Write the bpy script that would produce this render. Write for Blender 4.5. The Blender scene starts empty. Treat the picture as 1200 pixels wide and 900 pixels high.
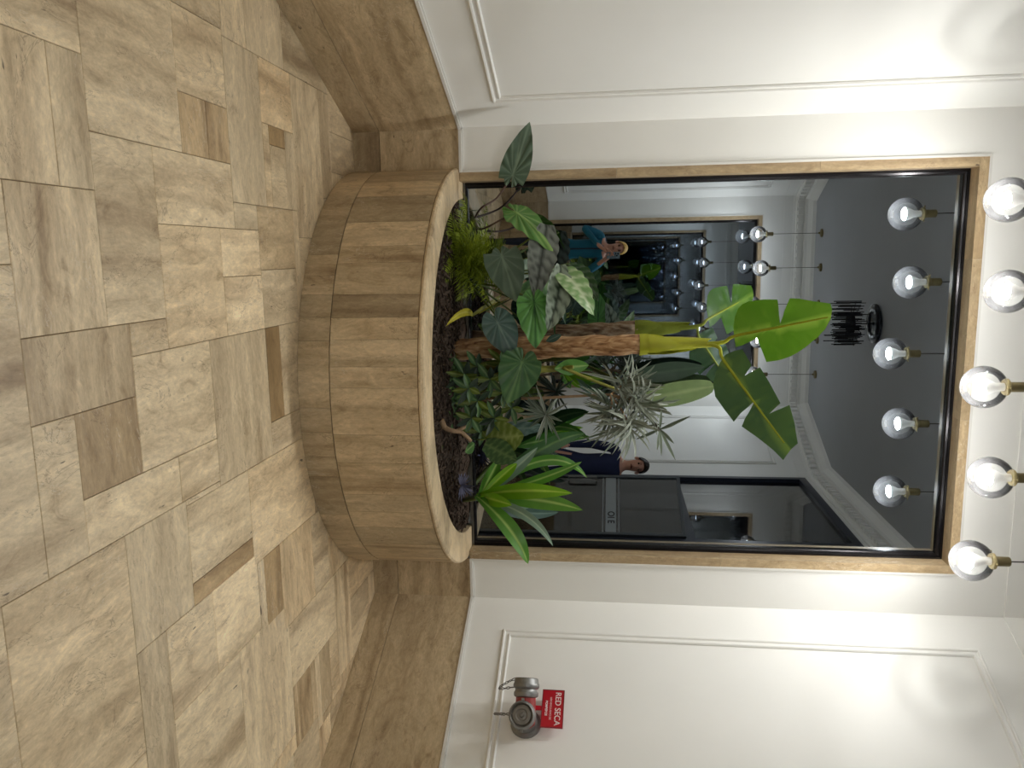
import bpy, bmesh, math, random
from mathutils import Vector, Matrix, noise

random.seed(7)
scene = bpy.context.scene
COL = scene.collection
PI = math.pi

# ------------------------------------------------------------------ camera
H = 1.43
YAW, PIT, ROL, FPX = 0.16311, 0.12655, 0.0037, 919.24
fwd = Vector((math.sin(YAW)*math.cos(PIT), math.cos(YAW)*math.cos(PIT), -math.sin(PIT)))
r0 = Vector((math.cos(YAW), -math.sin(YAW), 0)); u0 = r0.cross(fwd)
right = r0*math.cos(ROL) + u0*math.sin(ROL)
up = -r0*math.sin(ROL) + u0*math.cos(ROL)
cd = bpy.data.cameras.new('camera')
cam = bpy.data.objects.new('camera', cd); COL.objects.link(cam)
cd.sensor_fit = 'HORIZONTAL'; cd.sensor_width = 36.0
cd.lens = FPX/1200*36.0; cd.clip_start = 0.02; cd.clip_end = 100
# the phone is held upright and the picture lies on its side: world up points to image right
cx_, cy_, cz_ = up, -right, -fwd
cam.matrix_world = Matrix(((cx_.x, cy_.x, cz_.x, 0), (cx_.y, cy_.y, cz_.y, 0), (cx_.z, cy_.z, cz_.z, H), (0, 0, 0, 1)))
scene.camera = cam

# ------------------------------------------------------------------ world and exposure
w = bpy.data.worlds.new('night'); scene.world = w; w.use_nodes = True
w.node_tree.nodes['Background'].inputs[0].default_value = (0.10, 0.13, 0.2, 1)
w.node_tree.nodes['Background'].inputs[1].default_value = 0.02
vs = scene.view_settings
vs.view_transform = 'Standard'; vs.look = 'None'; vs.gamma = 1.0; vs.use_curve_mapping = False
vs.exposure = -.64
scene.cycles.max_bounces = 14; scene.cycles.glossy_bounces = 8; scene.cycles.diffuse_bounces = 5
scene.cycles.transparent_max_bounces = 24; scene.cycles.transmission_bounces = 6

# ------------------------------------------------------------------ helpers
def lin(r, g, b):
    f = lambda c: (c/255/12.92) if c/255 <= 0.04045 else ((c/255+0.055)/1.055)**2.4
    return (f(r), f(g), f(b), 1.0)

def empty(name, loc, rotz=0.0, parent=None):
    o = bpy.data.objects.new(name, None); COL.objects.link(o)
    o.empty_display_size = 0.05
    o.location = loc; o.rotation_euler = (0, 0, rotz)
    if parent: o.parent = parent
    return o

def tag(o, label=None, cat=None, group=None, kind=None):
    if label: o['label'] = label
    if cat: o['category'] = cat
    if group: o['group'] = group
    if kind: o['kind'] = kind
    return o

def mesh_obj(name, verts, faces, mat, parent=None, loc=None, smooth=False, rotz=0.0):
    me = bpy.data.meshes.new(name)
    me.from_pydata([tuple(v) for v in verts], [], faces)
    me.update()
    if mat: me.materials.append(mat)
    if smooth:
        for p in me.polygons: p.use_smooth = True
    o = bpy.data.objects.new(name, me); COL.objects.link(o)
    if parent: o.parent = parent
    if loc is not None: o.location = loc
    if rotz: o.rotation_euler = (0, 0, rotz)
    return o

class MB:
    """collects shapes for one mesh"""
    def __init__(s): s.v = []; s.f = []
    def add(s, vs_, fs):
        b = len(s.v); s.v += [Vector(v) for v in vs_]; s.f += [tuple(i+b for i in f) for f in fs]; return s
    def box(s, x0, x1, y0, y1, z0, z1):
        return s.add([(x0,y0,z0),(x1,y0,z0),(x1,y1,z0),(x0,y1,z0),(x0,y0,z1),(x1,y0,z1),(x1,y1,z1),(x0,y1,z1)],
                     [(0,3,2,1),(4,5,6,7),(0,1,5,4),(1,2,6,5),(2,3,7,6),(3,0,4,7)])
    def bevbox(s, x0, x1, y0, y1, z0, z1, b):
        """box with the top edges (z1) chamfered"""
        vs_ = [(x0,y0,z0),(x1,y0,z0),(x1,y1,z0),(x0,y1,z0),
               (x0,y0,z1-b),(x1,y0,z1-b),(x1,y1,z1-b),(x0,y1,z1-b),
               (x0+b,y0+b,z1),(x1-b,y0+b,z1),(x1-b,y1-b,z1),(x0+b,y1-b,z1)]
        fs = [(0,3,2,1),(8,9,10,11)]
        for i in range(4):
            j = (i+1) % 4
            fs += [(i,j,j+4,i+4),(i+4,j+4,j+8,i+8)]
        return s.add(vs_, fs)
    def tube(s, pts, rad, n=8, cap=True):
        pts = [Vector(p) for p in pts]
        if not isinstance(rad, (list, tuple)): rad = [rad]*len(pts)
        b = len(s.v); ref = None
        for i, p in enumerate(pts):
            d = (pts[min(i+1, len(pts)-1)] - pts[max(i-1, 0)]).normalized()
            if ref is None:
                ref = Vector((1,0,0)) if abs(d.x) < 0.8 else Vector((0,1,0))
            a = (ref - d*ref.dot(d)).normalized(); c = d.cross(a); ref = a
            for k in range(n):
                t = 2*PI*k/n
                s.v.append(p + (a*math.cos(t) + c*math.sin(t))*rad[i])
        for i in range(len(pts)-1):
            for k in range(n):
                s.f.append((b+i*n+k, b+i*n+(k+1) % n, b+(i+1)*n+(k+1) % n, b+(i+1)*n+k))
        if cap:
            s.f.append(tuple(b+k for k in reversed(range(n))))
            s.f.append(tuple(b+(len(pts)-1)*n+k for k in range(n)))
        return s
    def lathe(s, prof, n=24, mtx=None):
        """profile (r,z) turned about the local z axis"""
        b = len(s.v); rows = []
        for r, z in prof:
            if r < 1e-6:
                rows.append([len(s.v)]); s.v.append(Vector((0,0,z)))
            else:
                rows.append(list(range(len(s.v), len(s.v)+n)))
                for k in range(n): s.v.append(Vector((r*math.cos(2*PI*k/n), r*math.sin(2*PI*k/n), z)))
        for A, B in zip(rows, rows[1:]):
            for k in range(n):
                a0, a1 = A[k % len(A)], A[(k+1) % len(A)]; b0, b1 = B[k % len(B)], B[(k+1) % len(B)]
                if len(A) == 1 and len(B) == 1: continue
                if len(A) == 1: s.f.append((a0, b1, b0))
                elif len(B) == 1: s.f.append((a0, a1, b0))
                else: s.f.append((a0, a1, b1, b0))
        if mtx is not None:
            for i in range(b, len(s.v)): s.v[i] = mtx @ s.v[i]
        return s
    def obj(s, name, mat, parent=None, loc=None, smooth=False, rotz=0.0):
        return mesh_obj(name, s.v, s.f, mat, parent, loc, smooth, rotz)

def smooth_angle(o, deg=40):
    me = o.data
    for p in me.polygons: p.use_smooth = True
    bm = bmesh.new(); bm.from_mesh(me)
    for e in bm.edges:
        if len(e.link_faces) == 2 and e.calc_face_angle(0) > math.radians(deg): e.smooth = False
    bm.to_mesh(me); bm.free()

def align(d, loc=(0,0,0)):
    """matrix taking local z to direction d"""
    q = Vector(d).normalized().to_track_quat('Z', 'Y')
    return Matrix.Translation(loc) @ q.to_matrix().to_4x4()

# ------------------------------------------------------------------ materials
def newmat(name):
    m = bpy.data.materials.new(name); m.use_nodes = True
    nt = m.node_tree; b = nt.nodes['Principled BSDF']
    return m, nt, b

def plain(name, col, rough=0.5, metal=0.0, noise_amt=0.0, nscale=8.0, spec=0.5):
    m, nt, b = newmat(name)
    b.inputs['Roughness'].default_value = rough; b.inputs['Metallic'].default_value = metal
    b.inputs['Specular IOR Level'].default_value = spec
    if noise_amt > 0:
        tc = nt.nodes.new('ShaderNodeTexCoord'); nz = nt.nodes.new('ShaderNodeTexNoise')
        nz.inputs['Scale'].default_value = nscale; nz.inputs['Detail'].default_value = 5
        nt.links.new(tc.outputs['Object'], nz.inputs['Vector'])
        mx = nt.nodes.new('ShaderNodeMix'); mx.data_type = 'RGBA'
        mx.inputs['A'].default_value = tuple(c*(1-noise_amt) for c in col[:3])+(1,)
        mx.inputs['B'].default_value = tuple(min(1, c*(1+noise_amt)) for c in col[:3])+(1,)
        nt.links.new(nz.outputs['Fac'], mx.inputs['Factor']); nt.links.new(mx.outputs['Result'], b.inputs['Base Color'])
    else:
        b.inputs['Base Color'].default_value = col
    return m

def travertine(name, axis, rough=0.38, bump=0.15, warp=0.10):
    """banded stone, grain along the local axis; the object's own colour sets the slab's tone"""
    m, nt, b = newmat(name)
    N = nt.nodes.new; L = nt.links.new
    tc = N('ShaderNodeTexCoord'); oi = N('ShaderNodeObjectInfo')
    off = N('ShaderNodeVectorMath'); off.operation = 'SCALE'
    off.inputs[0].default_value = (31.7, 57.3, 43.9); L(oi.outputs['Random'], off.inputs['Scale'])
    ad = N('ShaderNodeVectorMath'); ad.operation = 'ADD'
    L(tc.outputs['Object'], ad.inputs[0]); L(off.outputs[0], ad.inputs[1])
    def mapped(along, across):
        mp = N('ShaderNodeMapping'); sc = [across]*3; sc[axis] = along
        mp.inputs['Scale'].default_value = sc; L(ad.outputs[0], mp.inputs['Vector']); return mp
    def nz(mp, det, rgh, dist, scale=1.0):
        n = N('ShaderNodeTexNoise'); n.inputs['Scale'].default_value = scale; n.inputs['Detail'].default_value = det
        n.inputs['Roughness'].default_value = rgh; n.inputs['Distortion'].default_value = dist
        L(mp.outputs[0], n.inputs['Vector']); return n
    def ramp(src, stops):
        r = N('ShaderNodeValToRGB'); e = r.color_ramp.elements
        e[0].position, e[0].color = stops[0]; e[1].position, e[1].color = stops[-1]
        for p, c in stops[1:-1]:
            x = e.new(p); x.color = c
        L(src, r.inputs[0]); return r
    def mix(fac, a, c, mode='MIX'):
        x = N('ShaderNodeMix'); x.data_type = 'RGBA'; x.blend_type = mode
        if isinstance(fac, float): x.inputs['Factor'].default_value = fac
        else: L(fac, x.inputs['Factor'])
        for k, s_ in (('A', a), ('B', c)):
            if isinstance(s_, tuple): x.inputs[k].default_value = s_
            else: L(s_, x.inputs[k])
        return x.outputs['Result']
    g = lambda v: (v, v, v, 1)
    # a slow warp keeps the beds from running dead straight
    wn = nz(mapped(1.6, 3.0), 3, 0.5, 0.0)
    wv = N('ShaderNodeVectorMath'); wv.operation = 'SCALE'; wv.inputs['Scale'].default_value = warp; L(wn.outputs['Color'], wv.inputs[0])
    ad2 = N('ShaderNodeVectorMath'); ad2.operation = 'ADD'; L(ad.outputs[0], ad2.inputs[0]); L(wv.outputs[0], ad2.inputs[1])
    ad = ad2
    band = nz(mapped(0.8, 10), 4, 0.55, 0.3)
    r1 = ramp(band.outputs['Fac'], [(0.30, (0.50, 0.42, 0.35, 1)), (0.41, (0.78, 0.73, 0.67, 1)), (0.53, (1.02, 1.0, 0.97, 1)), (0.70, (1.24, 1.23, 1.21, 1))])
    cloud = nz(mapped(6, 14), 8, 0.68, 1.4)
    r2 = ramp(cloud.outputs['Fac'], [(0.28, (0.64, 0.58, 0.52, 1)), (0.43, (0.93, 0.91, 0.88, 1)), (0.57, g(1.06)), (0.74, g(1.30))])
    fine = nz(mapped(40, 90), 5, 0.75, 0.3)
    r3 = ramp(fine.outputs['Fac'], [(0.3, g(0.82)), (0.7, g(1.14))])
    # strength of the bedding differs from slab to slab
    rn = N('ShaderNodeMath'); rn.operation = 'MULTIPLY'; rn.inputs[1].default_value = 7.31; L(oi.outputs['Random'], rn.inputs[0])
    rf = N('ShaderNodeMath'); rf.operation = 'FRACT'; L(rn.outputs[0], rf.inputs[0])
    rm = N('ShaderNodeMapRange'); rm.inputs['To Min'].default_value = 0.45; rm.inputs['To Max'].default_value = 1.0; L(rf.outputs[0], rm.inputs['Value'])
    col = mix(rm.outputs['Result'], oi.outputs['Color'], mix(1.0, oi.outputs['Color'], r1.outputs[0], 'MULTIPLY'))
    col = mix(1.0, col, r2.outputs[0], 'MULTIPLY')
    col = mix(1.0, col, r3.outputs[0], 'MULTIPLY')
    # light calcite veins, sparse
    vn = nz(mapped(2.6, 8), 5, 0.6, 1.8)
    vr = ramp(vn.outputs['Fac'], [(0.492, g(0)), (0.5, g(0.6)), (0.508, g(0))])
    vm = nz(mapped(2.0, 2.0), 2, 0.5, 0.0); vmr = ramp(vm.outputs['Fac'], [(0.52, g(0)), (0.62, g(1))])
    vx = N('ShaderNodeMath'); vx.operation = 'MULTIPLY'; L(vr.outputs[0], vx.inputs[0]); L(vmr.outputs[0], vx.inputs[1])
    col = mix(vx.outputs[0], col, lin(224, 212, 190))
    # dark hairline veins
    dn = nz(mapped(3.0, 7), 6, 0.62, 1.2)
    dr_ = ramp(dn.outputs['Fac'], [(0.575, g(0)), (0.582, g(0.55)), (0.590, g(0))])
    col = mix(dr_.outputs[0], col, lin(112, 88, 66))
    # pits drawn out along the grain
    pt = nz(mapped(14, 42), 2, 0.5, 0.0)
    pr = ramp(pt.outputs['Fac'], [(0.215, g(0.85)), (0.262, g(0.0))])
    col = mix(pr.outputs[0], col, lin(70, 55, 42))
    L(col, b.inputs['Base Color'])
    b.inputs['Roughness'].default_value = rough
    rr = ramp(cloud.outputs['Fac'], [(0.3, g(rough-0.06)), (0.7, g(rough+0.1))]); L(rr.outputs[0], b.inputs['Roughness'])
    bp = N('ShaderNodeBump'); bp.inputs['Strength'].default_value = bump; bp.inputs['Distance'].default_value = 0.004
    hm = N('ShaderNodeMath'); hm.operation = 'SUBTRACT'; L(fine.outputs['Fac'], hm.inputs[0]); L(pr.outputs[0], hm.inputs[1])
    L(hm.outputs[0], bp.inputs['Height']); L(bp.outputs[0], b.inputs['Normal'])
    return m

TRAV = [travertine('travertine_x', 0), travertine('travertine_y', 1), travertine('travertine_z', 2, 0.45, 0.15, 0.03)]

def painted(name, col, rough=0.5):
    m, nt, b = newmat(name); N = nt.nodes.new; L = nt.links.new
    tc = N('ShaderNodeTexCoord'); n = N('ShaderNodeTexNoise'); n.inputs['Scale'].default_value = 2.2; n.inputs['Detail'].default_value = 4
    L(tc.outputs['Object'], n.inputs['Vector'])
    x = N('ShaderNodeMix'); x.data_type = 'RGBA'
    x.inputs['A'].default_value = tuple(c*0.95 for c in col[:3])+(1,); x.inputs['B'].default_value = tuple(min(1, c*1.04) for c in col[:3])+(1,)
    L(n.outputs['Fac'], x.inputs['Factor']); L(x.outputs['Result'], b.inputs['Base Color'])
    n2 = N('ShaderNodeTexNoise'); n2.inputs['Scale'].default_value = 160; n2.inputs['Detail'].default_value = 2
    L(tc.outputs['Object'], n2.inputs['Vector'])
    bp = N('ShaderNodeBump'); bp.inputs['Strength'].default_value = 0.05; bp.inputs['Distance'].default_value = 0.003
    L(n2.outputs['Fac'], bp.inputs['Height']); L(bp.outputs[0], b.inputs['Normal'])
    b.inputs['Roughness'].default_value = rough; b.inputs['Specular IOR Level'].default_value = 0.3
    return m

M_WALL = painted('wall_paint', lin(238,237,232), 0.5)
M_CEIL = painted('ceiling_paint', lin(170,173,178), 0.7)
M_CAP = plain('white_trim', lin(222, 220, 214), 0.35, 0, 0.05)
M_BLACK = plain('black_frame_metal', lin(28, 26, 28), 0.22, 0.6, 0.1)
M_GROUT = plain('grout', lin(128, 110, 86), 0.9, 0, 0.2, 30)
M_NAVY = plain('navy_frame', lin(30, 36, 52), 0.35, 0.3, 0.1)
M_GREYMETAL = plain('cast_grey_metal', lin(140, 140, 138), 0.42, 0.75, 0.25, 30)
M_STEELDARK = plain('worn_steel', lin(128, 124, 118), 0.45, 0.7, 0.3, 40)
M_RED = plain('red_enamel', lin(150, 48, 46), 0.4, 0, 0.2, 20)
M_SIGNRED = plain('sign_red', lin(176, 10, 30), 0.3, 0, 0.04)
M_SIGNWHITE = plain('sign_white', lin(235, 225, 222), 0.5, 0, 0.02)
M_BRASS = plain('aged_brass', lin(126, 114, 80), 0.45, 0.7, 0.15, 25)
M_CORD = plain('cord_dark', lin(50, 46, 40), 0.6, 0, 0.1)

# tinted mirror: grey glass silvered behind
def mirror_mat():
    m = bpy.data.materials.new('tinted_mirror'); m.use_nodes = True; nt = m.node_tree; nt.nodes.clear()
    o = nt.nodes.new('ShaderNodeOutputMaterial'); g = nt.nodes.new('ShaderNodeBsdfGlossy')
    tc = nt.nodes.new('ShaderNodeTexCoord'); n = nt.nodes.new('ShaderNodeTexNoise'); n.inputs['Scale'].default_value = 1.3
    nt.links.new(tc.outputs['Object'], n.inputs['Vector'])
    x = nt.nodes.new('ShaderNodeMix'); x.data_type = 'RGBA'
    x.inputs['A'].default_value = (.365,.405,.445,1); x.inputs['B'].default_value = (.395,.435,.475,1)
    nt.links.new(n.outputs['Fac'], x.inputs['Factor']); nt.links.new(x.outputs['Result'], g.inputs['Color'])
    g.inputs['Roughness'].default_value = 0.0
    nt.links.new(g.outputs[0], o.inputs['Surface']); return m
M_MIRROR = mirror_mat()

def thin_glass(name, tint=(1, 1, 1, 1), ior=1.5, haze=0.0, boost=0.0):
    """thin clear pane or bulb glass: lets light straight through, reflects by Fresnel"""
    m = bpy.data.materials.new(name); m.use_nodes = True; nt = m.node_tree; nt.nodes.clear()
    N = nt.nodes.new; L = nt.links.new
    o = N('ShaderNodeOutputMaterial'); t = N('ShaderNodeBsdfTransparent'); t.inputs[0].default_value = tint
    g = N('ShaderNodeBsdfGlossy'); g.inputs['Roughness'].default_value = 0.01
    fr = N('ShaderNodeFresnel'); fr.inputs['IOR'].default_value = ior
    ma = N('ShaderNodeMath'); ma.operation = 'ADD'; ma.inputs[1].default_value = boost; ma.use_clamp = True
    L(fr.outputs[0], ma.inputs[0])
    mx = N('ShaderNodeMixShader'); L(ma.outputs[0], mx.inputs[0]); L(g.outputs[0], mx.inputs[2])
    if haze > 0:
        tr = N('ShaderNodeBsdfTranslucent'); tr.inputs[0].default_value = (1, 1, 1, 1)
        tc = N('ShaderNodeTexCoord'); n = N('ShaderNodeTexNoise'); n.inputs['Scale'].default_value = 9
        L(tc.outputs['Object'], n.inputs['Vector'])
        mm = N('ShaderNodeMath'); mm.operation = 'MULTIPLY'; mm.inputs[1].default_value = haze*2; L(n.outputs['Fac'], mm.inputs[0])
        m2 = N('ShaderNodeMixShader'); L(mm.outputs[0], m2.inputs[0]); L(t.outputs[0], m2.inputs[1]); L(tr.outputs[0], m2.inputs[2])
        L(m2.outputs[0], mx.inputs[1])
    else: L(t.outputs[0], mx.inputs[1])
    L(mx.outputs[0], o.inputs['Surface']); return m
M_GLOBE = thin_glass('clear_globe_glass', (0.97, 0.98, 0.98, 1), 1.45, 0.012)  # slight translucent haze makes the clear globe glow, standing in for bloom
M_PANE = thin_glass('door_glass', (0.55, 0.6, 0.6, 1), 1.52, 0.0, 0.16)

def emit(name, col, s):
    m = bpy.data.materials.new(name); m.use_nodes = True; nt = m.node_tree; nt.nodes.clear()
    o = nt.nodes.new('ShaderNodeOutputMaterial'); e = nt.nodes.new('ShaderNodeEmission')
    e.inputs[0].default_value = col; e.inputs[1].default_value = s
    nt.links.new(e.outputs[0], o.inputs[0]); return m
M_BULB = emit('lit_bulb', (1,.985,.965,1), 900.0)

# ------------------------------------------------------------------ room shell
XA, XB, YB, YO = -0.696, 2.021, 4.382, -1.50
ZC, ZT, ZCEIL = 0.606, 3.324, 3.95
RV = 0.12                                            # depth of the mirror recess
POLY = [('opposite', (XA, YO), (XB, YO)), ('opposite_right', (XB, YO), (2.60, -0.20)), ('right', (2.60, -0.20), (2.60, 3.197)),
        ('back_right', (2.60, 3.197), (XB, YB)), ('back', (XB, YB), (XA, YB)), ('back_left', (XA, YB), (-1.27, 3.049)),
        ('left', (-1.27, 3.049), (-1.27, -0.17)), ('opposite_left', (-1.27, -0.17), (XA, YO))]
OPX0, OPX1 = -0.457, 1.774                           # outer edges of the mirror surround
T = 0.16

def stone_col(k=1.0, warm=0.0):
    base = lin(206,188,156)
    return (base[0]*k*(1+warm), base[1]*k, base[2]*k*(1-warm*1.3), 1)

# floor
poly = [p[1] for p in POLY]
fl = MB(); n = len(poly)
fl.add([(x, y, -0.08) for x, y in poly]+[(x, y, -0.006) for x, y in poly],
       [tuple(reversed(range(n))), tuple(range(n, 2*n))]+[(i, (i+1) % n, n+(i+1) % n, n+i) for i in range(n)])
floor = fl.obj('floor', M_GROUT); tag(floor, 'floor of mixed travertine slabs laid in a random ashlar pattern', kind='structure')
ce = MB()
bigp = [(x + (0.1 if x > 0.6 else -0.1), y + (0.1 if y > 1.4 else -0.1)) for x, y in poly]
ce.add([(x, y, ZCEIL) for x, y in bigp]+[(x, y, ZCEIL+0.1) for x, y in bigp],
       [tuple(reversed(range(n))), tuple(range(n, 2*n))]+[(i, (i+1) % n, n+(i+1) % n, n+i) for i in range(n)])
ceiling = ce.obj('ceiling', M_CEIL); tag(ceiling, 'plain grey painted lobby ceiling', kind='structure')

# floor slabs as read off the photograph: x0, x1, y0, y1, grain axis, tone, warmth
TILES = [
 (-.56,-.19,1.50,1.94,0,1.02,0),(-.56,-.19,1.94,2.08,0,.86,0),(-1.28,-.56,1.60,2.08,1,.98,0),(-1.16,-.36,2.08,2.56,1,.96,0),
 (-.36,.18,2.08,2.39,1,.93,0),(-.19,.18,1.74,2.08,0,.96,0),(-.36,-.12,2.39,2.90,1,1.08,0),(-.56,-.36,2.56,2.74,0,.74,.10),
 (-.56,-.36,2.74,2.90,0,.70,.10),(-.84,-.56,2.56,2.90,1,1.10,0),(-1.28,-.84,2.56,2.90,1,.80,.02),(-.82,-.22,2.90,3.20,0,.94,0),
 (-1.28,-.82,2.90,3.11,0,1.0,0),(-1.28,-.82,3.11,3.46,0,.92,0),(-1.2,-.82,3.46,4.00,1,.80,0),(-.82,-.57,3.20,3.53,1,1.08,.05),
 (-.57,-.22,3.20,3.27,1,1.04,.02),(-.57,-.47,3.27,3.42,0,.50,.2),(-.47,-.22,3.27,3.42,1,.95,0),(-.57,-.22,3.42,3.53,0,.92,0),
 (-.82,-.10,3.53,3.86,0,.96,0),(-.82,-.30,3.86,4.00,0,.80,.02),(-1.0,-.64,4.0,4.40,1,1.02,0),(-.64,-.45,4.0,4.40,1,.90,0),(-.45,-.2,4.0,4.3,0,.9,0),
 (-.22,-.12,2.90,3.09,1,.90,0),(-.22,.05,3.09,3.46,1,.78,.05),(-.12,.28,2.39,2.78,1,1.0,.03),(-.12,.06,2.78,3.09,1,1.20,0),
 (.06,.28,2.78,3.09,1,1.18,0),(.05,.28,3.09,3.46,1,.90,0),(.18,.28,2.17,2.39,1,1.06,0),(.28,.63,2.17,2.64,1,1.06,0),
 (.18,.40,1.74,2.17,0,.80,.02),(.40,.80,1.74,1.91,1,.98,0),(.40,.63,1.91,2.17,0,.56,.12),(.63,.80,1.91,2.39,1,1.08,0),
 (.63,.81,2.39,2.64,1,1.05,0),(.28,.82,2.64,3.09,0,.96,0),(.29,.67,3.09,3.24,0,.40,.2),(.28,.67,3.24,3.46,1,.92,0),(.67,.82,3.09,3.46,1,.95,0),
 (.00,.80,1.30,1.74,1,.92,0),(-.19,.0,1.40,1.74,1,.98,0),(.80,1.50,1.57,2.07,1,.96,.02),(.80,1.34,1.16,1.57,1,1.0,0),
 (.81,1.19,2.07,2.40,0,.98,0),(1.19,1.68,2.07,2.22,0,.88,0),(.82,1.10,2.40,2.87,1,1.04,0),(1.10,1.19,2.40,2.87,1,.58,.14),(.82,1.22,2.87,3.53,1,1.10,.03),
 (1.19,1.50,2.22,2.52,1,1.04,0),(1.19,1.50,2.52,2.88,1,1.12,0),(1.22,1.56,2.88,2.94,0,1.15,0),(1.22,1.52,2.94,3.09,0,.55,.16),(1.22,1.62,3.09,3.46,0,1.02,.05),
 (1.50,2.14,2.69,3.15,0,1.16,0),(1.50,2.05,2.22,2.69,1,1.08,0),(1.62,1.93,3.15,3.72,1,1.10,0),(1.93,2.22,3.15,3.34,0,.92,.05),(1.93,2.3,3.40,3.46,0,1.22,0),
 (1.93,2.26,3.46,3.60,0,.76,.05),(1.93,2.22,3.34,3.40,0,.9,.05),(1.50,2.0,1.57,2.07,1,1.04,.02),(1.62,2.2,3.72,3.95,0,1.08,0),(1.22,1.62,3.46,3.66,1,.98,0),
]
CELL = 0.02
GX0, GY0 = -1.28, -1.50; NX, NY = int(round((2.60-GX0)/CELL))+1, int(round((4.40-GY0)/CELL))
grid = [[0]*NX for _ in range(NY)]
tiles = []
def cells(x0, x1, y0, y1):
    return (max(0, int(round((x0-GX0)/CELL))), min(NX, int(round((x1-GX0)/CELL))), max(0, int(round((y0-GY0)/CELL))), min(NY, int(round((y1-GY0)/CELL))))
for t in TILES:
    i0, i1, j0, j1 = cells(*t[:4])
    for j in range(j0, j1):
        for i in range(i0, i1): grid[j][i] = 1
    tiles.append((GX0+i0*CELL, GX0+i1*CELL, GY0+j0*CELL, GY0+j1*CELL)+t[4:])
rng = random.Random(3)
for j in range(NY):
    for i in range(NX):
        if grid[j][i]: continue
        wmax = rng.choice((9, 12, 18, 24, 30)); hmax = rng.choice((8, 12, 16, 22))
        wd = 0
        while i+wd < NX and wd < wmax and not grid[j][i+wd]: wd += 1
        if i+wd < NX and not grid[j][i+wd]:                      # leave no sliver behind
            k = 0
            while i+wd+k < NX and not grid[j][i+wd+k] and k < 5: k += 1
            if k < 5: wd += k
        ht = 0
        while j+ht < NY and ht < hmax and all(not grid[j+ht][q] for q in range(i, i+wd)): ht += 1
        for b in range(j, j+ht):
            for a in range(i, i+wd): grid[b][a] = 1
        x0, y0 = GX0+i*CELL, GY0+j*CELL
        tiles.append((x0, x0+wd*CELL, y0, y0+ht*CELL, rng.choice((0, 1)), rng.uniform(.85, 1.12), rng.uniform(-.01, .05)))
def inside(x, y, m=0.0):
    for i in range(n):
        (ax, ay), (bx, by) = poly[i], poly[(i+1) % n]
        l = math.hypot(bx-ax, by-ay)
        if ((bx-ax)*(y-ay)-(by-ay)*(x-ax))/l < -m: return False
    return True
def clip_poly(pts):
    """cuts a slab along the foot of the walls"""
    for i in range(n):
        (ax, ay), (bx, by) = poly[i], poly[(i+1) % n]
        out = []; d = lambda q: (bx-ax)*(q[1]-ay)-(by-ay)*(q[0]-ax)
        for k in range(len(pts)):
            a, b = pts[k], pts[(k+1) % len(pts)]; da, db = d(a), d(b)
            if da >= 0: out.append(a)
            if (da >= 0) != (db >= 0):
                t = da/(da-db); out.append((a[0]+(b[0]-a[0])*t, a[1]+(b[1]-a[1])*t))
        pts = out
        if len(pts) < 3: return []
    return pts
PCX, PCY, PR = 0.643, 4.53, 1.13
GAP = 0.001
for (x0, x1, y0, y1, ax, tone, warm) in tiles:
    # not under the planter
    if all(math.hypot(x-PCX, y-PCY) < PR-0.05 for x in (x0, x1) for y in (y0, y1)): continue
    pts = clip_poly([(x0+GAP, y0+GAP), (x1-GAP, y0+GAP), (x1-GAP, y1-GAP), (x0+GAP, y1-GAP)])
    if not pts: continue
    mx_, my_ = (x0+x1)/2, (y0+y1)/2; k = len(pts)
    dz = rng.uniform(-.0008, 0)
    loc_ = [(px-mx_, py-my_) for px, py in pts]
    ccx, ccy = sum(q[0] for q in loc_)/k, sum(q[1] for q in loc_)/k
    ins = []
    for q in loc_:
        dx, dy = ccx-q[0], ccy-q[1]; l = math.hypot(dx, dy) or 1
        s_ = min(0.0022, l*0.3); ins.append((q[0]+dx/l*s_, q[1]+dy/l*s_))
    vv = [(a, b, -0.02) for a, b in loc_]+[(a, b, -0.0015) for a, b in loc_]+[(a, b, 0) for a, b in ins]
    ff = [tuple(range(2*k, 3*k))]
    for i in range(k):
        j = (i+1) % k; ff += [(i, j, k+j, k+i), (k+i, k+j, 2*k+j, 2*k+i)]
    o = mesh_obj('stone_tile', vv, ff, TRAV[ax], floor, (mx_, my_, dz))
    o.color = stone_col(tone*rng.uniform(.97, 1.03)*1.12, warm)

# walls ---------------------------------------------------------------
WALLS = {}
def frame_of(P0, P1):
    P0, P1 = Vector((P0[0], P0[1], 0)), Vector((P1[0], P1[1], 0)); d = P1-P0
    return P0, d.length, math.atan2(d.y, d.x)
def moulding(parent, x0, x1, z0, z1, mat):
    prof = [(0, 0), (0, .010), (.006, .014), (.013, .012), (.017, .004), (.030, .004), (.034, .011), (.041, .013), (.047, .006), (.047, 0)]
    v = []; f = []
    for (o_, h_) in prof:
        v += [(x0+o_, h_, z0+o_), (x1-o_, h_, z0+o_), (x1-o_, h_, z1-o_), (x0+o_, h_, z1-o_)]
    for a in range(len(prof)-1):
        for k in range(4):
            j = (k+1) % 4; f.append((a*4+k, (a+1)*4+k, (a+1)*4+j, a*4+j))
    return mesh_obj('panel_moulding', v, f, mat, parent)
LAB = {'opposite': 'white wall around the far mirror behind the photographer', 'opposite_right': 'white slanted wall between the glass door and the far mirror',
       'right': 'narrow white wall strip above the glass entrance', 'back_right': 'white slanted wall with panel moulding that carries the dry riser inlet',
       'back': 'white wall around the tall mirror behind the planter', 'back_left': 'white slanted wall with panel moulding left of the planter',
       'left': 'white side wall with panel moulding opposite the glass door', 'opposite_left': 'white slanted wall left of the far mirror'}
trim_no = 0
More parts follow.
